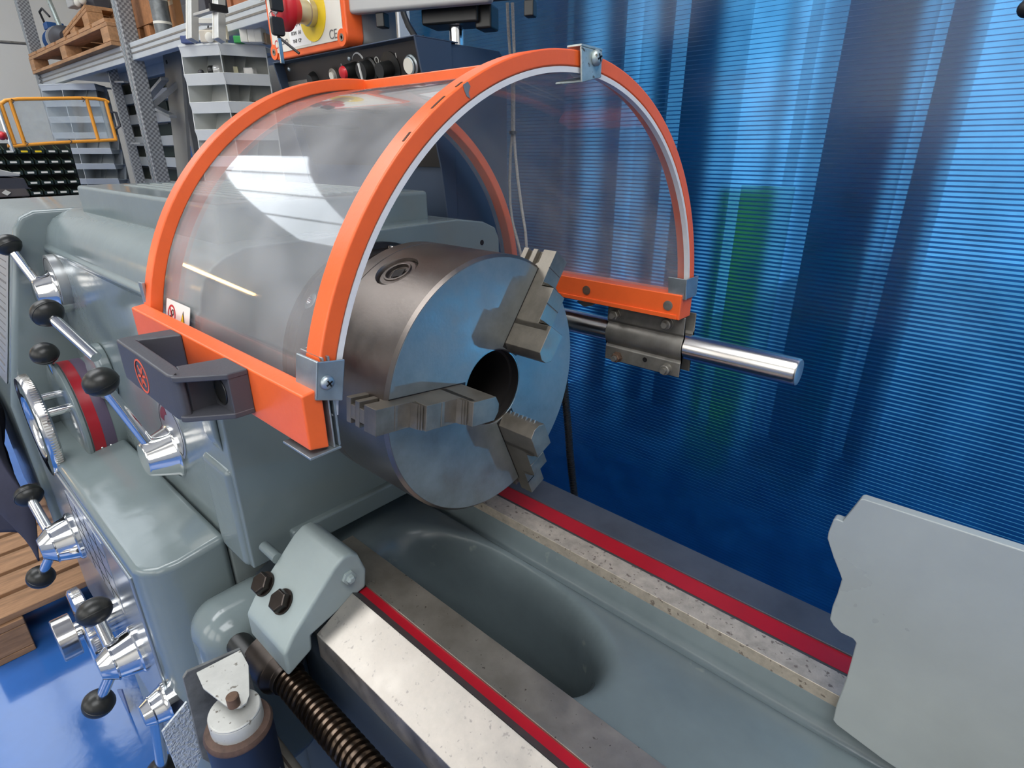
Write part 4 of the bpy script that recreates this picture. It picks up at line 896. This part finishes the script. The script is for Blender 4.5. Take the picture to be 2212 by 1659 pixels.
for (a, b) in ((xl, xm), (xm, xr)):
    for yy in (RYF + .01, 1.50):
        o = new('beam', box(B(), a + wpost / 2, b - wpost / 2, yy, yy + .05, zb - bh / 2, zb + bh / 2), RACKB, rk, bev=0.004)
        for f_ in (.18, -.12): new('beam_groove', box(B(), a + wpost / 2, b - wpost / 2, yy - .002, yy + .002, zb + bh * f_ - .004, zb + bh * f_ + .004), CAST, o, smooth=0)
    new('shelf_deck', box(B(), a, b, RYF + .05, 1.52, zb + bh / 2 - .02, zb + bh / 2), RACKB, rk, smooth=0)
ZD = zb + bh / 2
for i in range(3): new('side_brace', obox(B(), Vector((xm, 1.2, -.9 + i * .8)), Vector((0, .8, .6)).normalized(), X, Vector((0, -.6, .8)).normalized(), .7, .02, .03), RACK, rk, bev=0.002)

def pallet(name, label, c, sx, sy, m, rotz=0.0, tilt=0.0, group=None, gap=.45):
    """wooden pallet: top boards along Y, stringer boards along X, blocks, bottom boards"""
    t = thing(name, label, 'pallet', c, group)
    R_ = Matrix.Rotation(rotz, 3, 'Z') @ Matrix.Rotation(tilt, 3, 'Y')
    def bx(nm, x0, x1, y0, y1, z0, z1):
        bm = box(B(), x0, x1, y0, y1, z0, z1)
        for v in bm.verts: v.co = R_ @ v.co + Vector(c)
        new(nm, bm, m, t, bev=0.003, seg=1)
    n = 7; w = sx / n
    for i in range(n): bx('top_board', -sx / 2 + i * w + w * .08, -sx / 2 + (i + 1) * w - w * .08, -sy / 2, sy / 2, .122, .144)
    for y in (-sy / 2 + .05, 0, sy / 2 - .05):
        bx('stringer_board', -sx / 2, sx / 2, y - .05, y + .05, .100, .122); bx('bottom_board', -sx / 2, sx / 2, y - .05, y + .05, 0, .022)
        for x in (-sx / 2 + .07, 0, sx / 2 - .07): bx('block', x - .07, x + .07, y - .05, y + .05, .022, .100)
    return t
pc = A(172, 118, 1.0)
pallet('rack_pallet', 'light brown wooden pallet on the rack beam carrying a blue motor', ((A(100, 110, 1.0).x + xm) / 2 - .02, 1.12, ZD), abs(xm - A(105, 110, 1.0).x) - .14, .55, WOOD)
pallet('rack_pallet', 'second pallet lying tilted on the rear of the rack pallet', (A(215, 70, 1.2).x, 1.25, ZD + .17), .9, .45, WOOD, tilt=math.radians(-7))
# motor pump unit
mp = A(135, 72, 1.05); mz = ZD + .144
mt = thing('motor_pump', 'blue electric motor with black pump standing on the rack pallet', 'motor', (mp.x, 1.05, mz))
r = .085
new('motor_body', lathe(B(), (mp.x - .26, 1.05, mz + .10), X, [(0, .05), (.01, r), (.16, r), (.17, .06)], 28), BLUEM, mt, bev=0.004)
for i in range(7): new('fin', lathe(B(), (mp.x - .245 + i * .022, 1.05, mz + .10), X, [(0, r * 1.10), (.006, r * 1.10)], 28), BLUEM, mt)
new('terminal_box', box(B(), mp.x - .25, mp.x - .14, 0.99, 1.11, mz + .18, mz + .23), BLUEM, mt, bev=0.006)
new('pump_body', lathe(B(), (mp.x - .09, 1.05, mz + .10), X, [(0, .055), (.03, .09), (.10, .095), (.16, .085), (.20, .05)], 28), DARKM, mt)
new('flange', lathe(B(), (mp.x - .10, 1.05, mz + .10), X, [(0, .10), (.02, .10)], 28), SILVERC, mt)
new('foot', box(B(), mp.x - .25, mp.x + .1, 0.98, 1.12, mz, mz + .03), DARKM, mt, bev=0.004)
new('pipe', tube(B(), [(mp.x - .02, 1.05, mz + .18), (mp.x - .04, 1.04, mz + .28), (mp.x - .05, 1.03, mz + .36), (mp.x - .02, 1.03, mz + .42)], .018, 12), GALVW, mt)
new('pressure_bulb', ellipsoid(B(), (mp.x - .10, 1.03, mz + .46), X, .06, .05, 24, 14), WHITEP, mt)
new('hose', tube(B(), [(mp.x - .22, 1.0, mz + .22), (mp.x - .20, .98, mz + .30), (mp.x - .10, .98, mz + .31), (mp.x - .03, 1.0, mz + .25)], .008, 8), RUBBER, mt)
# valve assembly on the second pallet
va = A(210, 30, 1.2); vz = ZD + .33
vt = thing('valve_assembly', 'dark valve assembly with pipe and white gauge box beside the rack upright', 'valve', (va.x, 1.25, vz))
new('valve_body', lathe(B(), (va.x - .10, 1.2, vz + .10), X, [(0, .05), (.05, .09), (.22, .09), (.26, .05)], 24), DARKM, vt)
new('pipe', cyl(B(), (va.x - .42, 1.2, vz + .19), (va.x - .05, 1.2, vz + .15), .026, 16), SILVERC, vt)
new('gauge_box', box(B(), va.x - .14, va.x + .0, 1.05, 1.12, vz + .08, vz + .24), SILVERC, vt, bev=0.01)
new('head', lathe(B(), (va.x + .06, 1.2, vz + .18), Z, [(0, .08), (.10, .10), (.22, .07), (.30, .03)], 24), BLACKP, vt)
for s in (-.06, .06): new('lug', ellipsoid(B(), (va.x + s + .1, 1.08, vz + .10), Z, .03, .025, 16, 10), WHITEP, vt)
# crates and boxes to the right of the upright
def crate(name, label, p0, p1, y0, y1, z0, z1, m, n=4):
    t = thing(name, label, 'crate', ((p0 + p1) / 2, (y0 + y1) / 2, z0)); h = (z1 - z0) / n
    for i in range(n):
        new('plank', box(B(), p0, p1, y0, y0 + .02, z0 + i * h + .003, z0 + (i + 1) * h - .003), m, t, bev=0.002, seg=1)
        new('plank', box(B(), p1 - .02, p1, y0 + .02, y1, z0 + i * h + .003, z0 + (i + 1) * h - .003), m, t, bev=0.002, seg=1)
        new('plank', box(B(), p0, p0 + .02, y0 + .02, y1, z0 + i * h + .003, z0 + (i + 1) * h - .003), m, t, bev=0.002, seg=1)
    new('corner_post', box(B(), p0 + .02, p0 + .06, y0 - .012, y0, z0, z1), m, t, bev=0.002); new('corner_post', box(B(), p1 - .06, p1 - .02, y0 - .012, y0, z0, z1), m, t, bev=0.002)
    return t
ca, cb_ = A(283, 40, 1.0).x, A(340, 30, 1.0).x
crate('wooden_crate', 'brown plank crate standing right of the rack upright', ca, cb_, 1.0, 1.4, ZD + .10, ZD + .7, WOODB)
for x, wd_ in ((ca + .05, 'left'), ((ca + cb_) / 2, 'middle'), (cb_ - .05, 'right')): tag(new('crate_bearer', box(B(), x - .045, x + .045, 1.0, 1.4, ZD, ZD + .10), WOODB, None, bev=0.003), '%s short wooden bearer under the brown plank crate' % wd_, 'bearer', 'bearers under the brown crate')
wr = A(347, 30, .97); tw = thing('wrapped_profile', 'silver taped post leaning at the corner of the brown crate', 'post', (wr.x, .97, ZD))
new('wrapped_core', cyl(B(), (wr.x, .97, ZD), (wr.x - .01, .98, ZD + .75), .045, 16), mat('grey_wrap', rgb(120, 124, 124), 0.4, metal=0.4, var=0.3, vscale=30), tw)
for i in range(6): new('tape_band', lathe(B(), (wr.x - .001 * i, .971, ZD + .06 + i * .11), Z, [(0, .047), (.012, .047)], 16), WHITEP, tw)
ba, bb_ = A(353, 30, 1.05).x, A(378, 30, 1.05).x
o = new('cardboard_box', box(B(), ba, bb_, 1.05, 1.35, ZD, ZD + .36), mat('brown_card', rgb(184, 130, 84), 0.8, var=0.12), None, bev=0.004); tag(o, 'brown box between the wrapped post and the dark block on the rack', 'box'); new('tape_strip', box(B(), ba, bb_, 1.0485, 1.0502, ZD + .17, ZD + .19), CARD, o, smooth=0)
da, db = A(380, 20, 1.0).x, A(412, 20, 1.0).x
o = new('timber_block', box(B(), da, db + .2, 1.0, 1.3, ZD + .20, ZD + .55), mat('tan_board', rgb(196, 148, 104), 0.75, var=0.15), None, bev=0.005); tag(o, 'tan wooden panel box resting on dark metal blocks on the rack', 'box'); new('edge_strip', box(B(), da - .02, da + .0, .995, 1.3, ZD + .18, ZD + .6), RACKB, o, bev=0.002)
o = new('steel_block', box(B(), da + .02, db + .2, 1.02, 1.3, ZD, ZD + .2), DARKM, None, bev=0.006); tag(o, 'dark steel block below the tan panel box on the rack', 'block'); new('block_step', box(B(), da + .10, db + .2, .99, 1.02, ZD, ZD + .12), DARKM, o, bev=0.004)
ea, eb_ = A(492, 12, 1.0).x, A(548, 8, 1.0).x
crate('wooden_crate', 'reddish plank crate at the right end of the rack beside the ladder', ea, eb_, 1.0, 1.4, ZD + .02, ZD + .6, mat('red_brown_wood', rgb(150, 92, 60), 0.75, var=0.25, vscale=6), 3)

# shelf frame with dark bins under the beam, diagonal braces and the grey panel
SYF = 1.25
sf = thing('bin_shelving', 'grey metal shelving holding dark bins behind the rack upright', 'shelving', (A(340, 250, SYF).x, SYF, -1.1))
sx0, sx1 = A(262, 250, SYF).x, A(398, 250, SYF).x
ORD_ = 'first second third fourth fifth sixth'.split()
zs = [A(345, y, SYF).z for y in (148, 203, 253, 304, 350, 400)]
for z in zs: new('shelf', box(B(), sx0, sx1, SYF, SYF + .4, z - .035, z + .035), RACKB, sf, bev=0.004)
for x in (sx0 - .05, sx1): new('shelf_side', box(B(), x, x + .05, SYF, SYF + .4, -1.1, zs[0] + .3), RACK, sf, bev=0.004)
new('back_sheet', box(B(), sx0, sx1, SYF + .38, SYF + .4, -1.1, zs[0] + .3), mat('dark_back_green', rgb(34, 40, 40), 0.8), sf, smooth=0)  # plain dark sheet closing the back of the shelves
for i, z in enumerate(zs[1:]):
    nb = 3
    for j in range(nb):
        xa = sx0 + (sx1 - sx0) * j / nb + .02; xb2 = sx0 + (sx1 - sx0) * (j + 1) / nb - .02
        hgt = (zs[i] - z) * .66; blue = (i == 3 and j == 2)
        o = new('storage_bin', exty(B(), [(xa, z + .036), (xb2, z + .036), (xb2, z + .036 + hgt), (xa, z + .036 + hgt)], SYF + .06, SYF + .34), BLUEBIN if blue else mat('bin_dark_%d' % (j % 2), rgb(*((40, 56, 56) if j % 2 else (64, 70, 62))), 0.6, var=0.1), None, bev=0.008)
        tag(o, 'bright blue bin on the dim shelves behind the rack upright' if blue else 'dark bin, %s shelf from the top, %s from the left, behind the rack upright' % (ORD_[i], ORD_[j]), 'bin', None if blue else 'dark bins behind the rack')
        new('bin_lip', box(B(), xa + .01, xb2 - .01, SYF + .05, SYF + .062, z + .036 + hgt * .75, z + .036 + hgt * .85), GREYI, o)
def bar(parent, a, b, w, m, nm='diagonal_brace'):
    a, b = Vector(a), Vector(b); d, u, v = frame(b - a); new(nm, obox(B(), (a + b) / 2, d, u, v, (b - a).length, w, w * .4), m, parent, bev=0.002)
yb = 1.05
bar(rk, A(314, 219, yb), A(356, 170, yb), .045, RACK); bar(rk, A(318, 224, yb), A(374, 252, yb), .045, RACK)
bar(rk, A(240, 143, 1.0), A(305, 398, 1.0), .06, PERF, 'rear_upright')
for y in (177, 310): bar(rk, A(252 + (y - 177) * .26, y, 1.0), A(272 + (y - 177) * .26, y, 1.0), .03, RACK, 'rear_rung')
pq = [A(x, y, 1.12) for x, y in ((351, 118), (388, 100), (412, 420), (388, 420))]
o = new('grey_panel', ext(B(), pq, (0, .02, 0)), PANEL, None, bev=0.002); tag(o, 'tall plain grey sheet panel between the shelving and the light bin tower', 'panel'); new('panel_hole', lathe(B(), A(360, 134, 1.119), -Y, [(0, .012), (.002, .012)], 12), HOLE, o)

# ladder in front of the rack
ldY = .62
la = thing('ladder', 'aluminium ladder leaning before the rack beam', 'ladder', A(440, 85, ldY))
for x in (416, 474):
    p0 = A(x, -30, ldY + .10); p1 = A(x + 1, 88, ldY); d, u, v = frame(p1 - p0); w = px2m(24, p1)
    o = new('stile', obox(B(), (p0 + p1) / 2, d, X, d.cross(X).normalized(), (p1 - p0).length, w, .03), mat('old_aluminium', rgb(196, 194, 188), 0.45, metal=0.5, var=0.12), la, bev=0.003)
    new('edge_highlight', obox(B(), (p0 + p1) / 2 - X * (w / 2), d, X, d.cross(X).normalized(), (p1 - p0).length, .008, .034), WHITEP, o, smooth=0)  # white strip put in as the highlight along the stile
ra, rb_ = A(424, 33, ldY + .03), A(468, 20, ldY + .03); bar(la, ra, rb_, px2m(14, ra), MATS['old_aluminium'], 'rung')
o = new('rung_hole', obox(B(), A(472, 18, ldY + .0), X, Y, Z, px2m(9, ra), .06, px2m(12, ra)), HOLE, la, smooth=0)

# ---- bin towers
def tower(name, label, dep, ridge, cornersL, cornersR, lips, m, liph, depth, contents=False):
    """faceted plastic bin tower: every tier has lipped pockets on each facet"""
    R0 = far(ridge[0][0], ridge[0][1], dep); z0 = R0.z
    cor = [at(x, y, 'Z', z0) for x, y in cornersL] + [R0] + [at(x, y, 'Z', z0) for x, y in cornersR]
    cen = sum(cor, Vector()) / len(cor) - Vector((.0, 0, 0)); back = Vector((fw.x, fw.y, 0)).normalized()
    R1 = at(lips[1][0], lips[1][1], 'X', R0.x); dz = z0 - R1.z
    t = thing(name, label, 'bin tower', (cen.x, cen.y, -1.1))
    nT = int((z0 + 1.05) / dz) if dz > 0 else 8
    C_ = cen + back * depth * 1.6
    for k in range(min(nT, 12)):
        zt = z0 - k * dz
        for i in range(len(cor) - 1):
            a, b = cor[i].copy(), cor[i + 1].copy(); a.z = b.z = zt
            inn = (C_ - (a + b) / 2); inn.z = 0; inn.normalize()
            # lip
            o = new('pocket_lip', ext(B(), [a, b, b - Z * liph + inn * .012, a - Z * liph + inn * .012], inn * .006), m, t, bev=0.002, seg=1)
            # floor of the pocket above = roof of this one; sloping back wall
            top = zt - .012; bot = zt - dz - .012
            a2, b2 = a.copy(), b.copy(); a2.z = b2.z = top
            ai, bi = a + inn * depth, b + inn * depth
            new('pocket_back', ext(B(), [Vector((ai.x, ai.y, top)), Vector((bi.x, bi.y, top)), Vector((bi.x, bi.y, bot)) - inn * depth * .25, Vector((ai.x, ai.y, bot)) - inn * depth * .25], inn * .005), m, o, smooth=0)
            new('pocket_roof', ext(B(), [a2 + inn * .012, b2 + inn * .012, Vector((bi.x, bi.y, top)), Vector((ai.x, ai.y, top))], -Z * .004), m, o, smooth=0)
            new('pocket_side', ext(B(), [a2 + inn * .012, Vector((a.x, a.y, bot)) + inn * .004, Vector((ai.x, ai.y, bot)), Vector((ai.x, ai.y, top))], (b - a).normalized() * .004), m, o, smooth=0)
            if i == len(cor) - 2: new('pocket_side', ext(B(), [b2 + inn * .012, Vector((b.x, b.y, bot)) + inn * .004, Vector((bi.x, bi.y, bot)), Vector((bi.x, bi.y, top))], (a - b).normalized() * .004), m, o, smooth=0)
    # top tray
    topf = [c.copy() for c in cor] + [cor[-1] + back * depth, cor[0] + back * depth]
    for c in topf: c.z = z0 - .004
    new('top_tray', ext(B(), topf, -Z * .004), m, t, smooth=0)
    new('column', box(B(), C_.x - .03, C_.x + .03, C_.y - .03, C_.y + .03, -1.1, z0 - .02), m, t, bev=0.004)
    return t, cor, z0, dz, back
t1_, cor1, tz1, dz1, bk1 = tower('bin_tower', 'light grey plastic bin tower with two visible facets beside the stop switch box', 2.5, [(470, 91)], [(383, 97)], [(573, 98)], [(470, 91), (484, 156)], BIN2, .048, .17)
t2_, cor2, tz2, dz2, bk2 = tower('bin_tower', 'grey plastic bin tower with three facets behind the amber guard', 4.3, [(128, 180)], [(82, 182)], [(203, 180), (228, 187)], [(128, 180), (138, 216)], BIN, .045, .20)
# things lying in and on the light tower
def on_tower(px, py, off): return at(px, py, 'Z', tz1) + bk1 * off
def lay(name, label, cat, px, py, w, h, d, m, z, shape='box', off=.05):
    p = on_tower(px, py, 0) + bk1 * off; p.z = z
    if shape == 'box':
        bm = obox(B(), p + Z * h / 2, Vector((-bk1.y, bk1.x, 0)), bk1, Z, w, d, h)
        o = new(name, bm, m, None, bev=min(w, h, d) * .12)
    else:
        o = new(name, lathe(B(), p + Z * w / 2 - bk1 * 0, Vector((-bk1.y, bk1.x, 0)), [(-h / 2, w / 2 * .9), (-h / 2 + .004, w / 2), (h / 2 - .004, w / 2), (h / 2, w / 2 * .9)], 24), m, None)
    tag(o, label, cat); return o
o = lay('blue_box', 'dark blue box on top of the light bin tower', 'box', 402, 93, .052, .030, .05, BLUEB, tz1, off=.03); 
o = lay('green_box', 'bright green carton on top of the light bin tower', 'carton', 512, 92, .034, .028, .05, GREENP, tz1, off=.03)
for i, px in enumerate((515, 532, 547)):
    o = lay('white_carton', ['leftmost white carton behind the green carton on the bin tower', 'middle white carton on top of the light bin tower', 'right white carton on top of the light bin tower'][i], 'carton', px, 86, .034, .058, .06, WHITEP, tz1, off=.09)
o = lay('brown_carton', 'small brown carton at the right end of the tower top', 'carton', 563, 90, .03, .040, .05, CARD, tz1, off=.06)
o = lay('gear_motor', 'cream housing with a black lead on the bin tower before the ladder', 'motor', 445, 88, .10, .05, .06, mat('cream_housing', rgb(206, 196, 178), 0.6, var=0.08), tz1, off=.08)
new('end_bell', lathe(B(), Vector(o.location) - bk1 * .03 - Z * .006, -bk1, [(0, .022), (.012, .020), (.016, .012)], 20), WHITEP, o); new('lead', tube(B(), [Vector(o.location) - bk1 * .04 + Vector((x * .01, 0, .03 + .02 * math.sin(x * .6))) for x in range(6)], .003, 8), BLACKP, o)
o = lay('white_block', 'pale slab lying across the cream housing on the bin tower', 'block', 434, 78, .075, .020, .05, WHITEP, tz1 + .055, off=.08)
o = lay('cream_card', 'cream card leaning at the ladder foot on the bin tower', 'card', 475, 82, .028, .055, .02, mat('cream_card', rgb(232, 220, 190), 0.7), tz1, off=.05)
zt1 = tz1 - dz1 - .012
lay('tape_roll', 'dark and tan tape roll in the upper left pocket of the light bin tower', 'roll', 436, 95, .044, .022, .05, BLACKP, zt1 + .006, 'cyl', off=.05)
lay('tape_roll', 'clear tape roll in the upper left pocket beside the dark roll', 'roll', 450, 94, .046, .030, .05, PLBAG, zt1 + .006, 'cyl', off=.05)
lay('fitting', 'small dark fitting lying in the upper left pocket of the light tower', 'fitting', 414, 96, .030, .016, .03, DARKM, zt1 + .004, 'cyl', off=.04)
lay('paper_tag', 'cream paper tag in the upper right pocket of the light tower', 'tag', 492, 96, .020, .042, .006, mat('tag_paper', rgb(232, 226, 190), 0.7), zt1 + .004, off=.04)
lay('plastic_bag', 'clear crumpled bag in the upper right pocket of the light tower', 'bag', 518, 97, .05, .045, .05, PLBAG, zt1 + .002, off=.07)
lay('scrap_parts', 'rusty small parts lying in the second right pocket of the light tower', 'parts', 532, 97, .075, .020, .04, RUST, zt1 - dz1 + .001, off=.07)

# ---- wall of dark green bins
GX = -4.75
gw = thing('bin_wall', 'dark green frame of small parts bins under the amber guard', 'bin rack', (GX - .3, at(60, 400, 'X', GX).y, -1.1))
gy1 = at(150, 330, 'X', GX).y; gz0 = at(130, 322, 'X', GX).z
cw, chh = abs(at(110, 350, 'X', GX).y - at(81, 350, 'X', GX).y), abs(at(110, 372, 'X', GX).z - at(110, 350, 'X', GX).z)
new('frame', box(B(), GX - .32, GX - .02, gy1 - cw * 6.1, gy1 + .02, -1.1, gz0 + chh * .55), mat('bin_wall_dark', rgb(24, 28, 24), 0.7), gw, smooth=0)
bin_me = None
ORD = 'first second third fourth fifth sixth seventh eighth'.split()
for r_ in range(0, 7):
    for c_ in range(6):
        y = gy1 - (c_ + .5) * cw; z = gz0 - r_ * chh
        w2 = cw * .44; h2 = chh * .42
        if bin_me is None:
            bm = B(); ext(bm, [(-.02, -w2, -h2), (-.02, w2, -h2), (.06, w2, -h2), (.06, -w2, -h2)], (0, 0, .006)); ext(bm, [(.058, -w2, -h2), (.058, w2, -h2), (.07, w2, -h2 * .1), (.07, -w2, -h2 * .1)], (-.006, 0, 0))
            for s in (-1, 1): ext(bm, [(-.02, s * w2, -h2), (.06, s * w2, -h2), (.07, s * w2, -h2 * .1), (-.02, s * w2, h2 * .9)], (0, -s * .006, 0))
            bmesh.ops.recalc_face_normals(bm, faces=bm.faces); bin_me = bpy.data.meshes.new('parts_bin'); bm.to_mesh(bin_me); bm.free(); bin_me.materials.append(GREENB)
            bm = plate(B(), (.0665, 0, -h2 * .52), Y, Z, rrect(w2 * 1.1, h2 * .42, .002, 2), .002); bmesh.ops.recalc_face_normals(bm, faces=bm.faces); lab_me = bpy.data.meshes.new('bin_label'); bm.to_mesh(lab_me); bm.free()
        o = bpy.data.objects.new('parts_bin', bin_me); COL.objects.link(o); o.location = (GX, y, z); tag(o, 'dark green parts bin, %s row under the amber guard, %s from the grey tower' % (ORD[r_], ORD[c_]), 'bin', 'bins of the green bin wall')
        yel = (r_ == 0 and c_ in (2, 3))
        l_ = bpy.data.objects.new('bin_label', lab_me.copy() if yel else lab_me); l_.data.materials.clear(); l_.data.materials.append(YEL if yel else WHITEP); COL.objects.link(l_); l_.parent = o

# ---- amber guard of the next machine
AX = -3.1
ag = thing('amber_guard', 'amber framed clear machine guard with a grey handle at the far left', 'guard', at(130, 310, 'X', AX))
def Pg(x, y): return at(x, y, 'X', AX - .0)
top = [(2, 224), (12, 217), (40, 214), (100, 213), (170, 212), (205, 213), (226, 216), (235, 221)]
bot = [(16, 315), (28, 316), (60, 313), (110, 309), (170, 306), (215, 304), (252, 302)]
rr = px2m(3.6, Pg(100, 260))
new('frame_top', tube(B(), [Pg(*p) for p in top], rr, 10), AMBER, ag); new('frame_bottom', tube(B(), [Pg(*p) for p in bot], rr, 10), AMBER, ag)
for a, b in (((2, 224), (32, 312)), ((21, 216), (54, 312)), ((187, 214), (213, 304)), ((228, 218), (251, 302))): new('frame_bar', tube(B(), [Pg(*a), Pg(*b)], rr, 10), AMBER, ag)
new('clear_sheet', ext(B(), [Pg(*p) for p in ((4, 226), (21, 217), (187, 214), (231, 219), (250, 301), (213, 303), (54, 311), (30, 313))], (-.004, 0, 0)), SHIELDY, ag, smooth=0)
new('post', cyl(B(), Pg(-6, 226), Pg(28, 327), px2m(4.5, Pg(10, 260)), 16), CHROME, ag)
hh = [Pg(236, 242), Pg(250, 243), Pg(259, 272), Pg(249, 279)]; new('grab_handle', tube(B(), hh, px2m(3, hh[0]), 10), HANDLE, ag)
for x, y in ((26, 218), (178, 215), (150, 305), (56, 309)): new('wire_hook', tube(B(), [Pg(x - 3, y - 4) + Vector((.01, 0, 0)), Pg(x + 4, y) + Vector((.012, 0, 0)), Pg(x, y + 5) + Vector((.01, 0, 0))], px2m(.9, Pg(x, y)), 6), BLACKP, ag)
new('red_button', ellipsoid(B(), Pg(3, 293), X, .03, px2m(9, Pg(3, 293)), 20, 12), REDP, ag)
# ---- dark machine at the left edge
MX = -2.3
def Pm(x, y): return at(x, y, 'X', MX)
dm = thing('brown_machine', 'dark machine with a brown panel and a white diamond mark at the left edge', 'machine', Pm(20, 470))
new('upper_body', ext(B(), [Pm(*p) for p in ((-60, 384), (52, 385), (62, 405), (70, 408), (-60, 412))], (-.5, 0, 0)), DARKM, dm, bev=0.01)
new('table_edge', ext(B(), [Pm(*p) for p in ((-60, 369), (0, 366), (44, 376), (44, 381), (-60, 382))], (-.4, 0, 0)), SILVERC, dm, bev=0.006)
new('brown_panel', ext(B(), [Pm(*p) for p in ((-60, 406), (55, 404), (66, 424), (-60, 430))], (-.5, .0, .0)) , BROWNM, dm, bev=0.004)
new('lower_body', ext(B(), [Pm(*p) for p in ((-60, 432), (68, 428), (80, 455), (60, 560), (-60, 560))], (-.5, 0, 0)), BROWNM, dm, bev=0.004)
dcx = Pm(13, 416) + Vector((.006, 0, 0)); s = px2m(8, dcx); new('diamond_mark', plate(B(), dcx, Y, Z, [(-s, 0), (0, -s * .75), (s, 0), (0, s * .75)], .001), WHITEP, dm, smooth=0)
for i in range(4): bar(dm, Pm(8 + i * 14, 438) + Vector((.01, 0, 0)), Pm(26 + i * 14, 449) + Vector((.01, 0, 0)), px2m(2.5, dcx), SILVERC, 'louvre')
# wall rod
o = new('wall_rod', cyl(B(), at(-20, 89, 'X', -6.5), at(66, 95, 'X', -6.5), .012, 10), CAST, None); tag(o, 'thin dark rod running along the white wall to the rack', 'rod'); new('rod_end', ellipsoid(B(), at(66, 95, 'X', -6.5), Y, .03, .02, 12, 8), CAST, o)

# ---- floor pallet and hanging cloth at the lower left
fa = at(22, 1362, 'Z', -1.0); fb = at(140, 1195, 'Z', -.96)
fx1 = fa.x; pallet('floor_pallet', 'weathered pallet lying on the blue floor at the lower left', (fx1 - .42, at(0, 1290, 'Z', -.96).y + .33, -1.10), .84, .8, WOODG)
cl = thing('hanging_cloth', 'dark grey blue cloth draped over the lower end cover', 'cloth', (-1.15, -.4, -.6))
bm = B(); NXc, NZc = 46, 34; g = []
for i in range(NXc + 1):
    row = []
    for j in range(NZc + 1):
        u_ = i / NXc; v_ = j / NZc; x = -1.75 + u_ * .785; z = -.215 - v_ * (.36 - .05 * math.sin(u_ * 9)) - .03 * math.sin(u_ * 6)
        y = -.385 - .022 * math.sin(u_ * 21 + v_ * 3) * (0.3 + v_) - .012 * math.sin(u_ * 47 - v_ * 7) - .05 * v_ * math.sin(v_ * 2.2)
        row.append(bm.verts.new((x, y, z)))
    g.append(row)
for i in range(NXc):
    for j in range(NZc): bm.faces.new((g[i][j], g[i + 1][j], g[i + 1][j + 1], g[i][j + 1]))
o = new('cloth_sheet', bm, CLOTH, cl, smooth=80); sm = o.modifiers.new('thickness', 'SOLIDIFY'); sm.thickness = .003
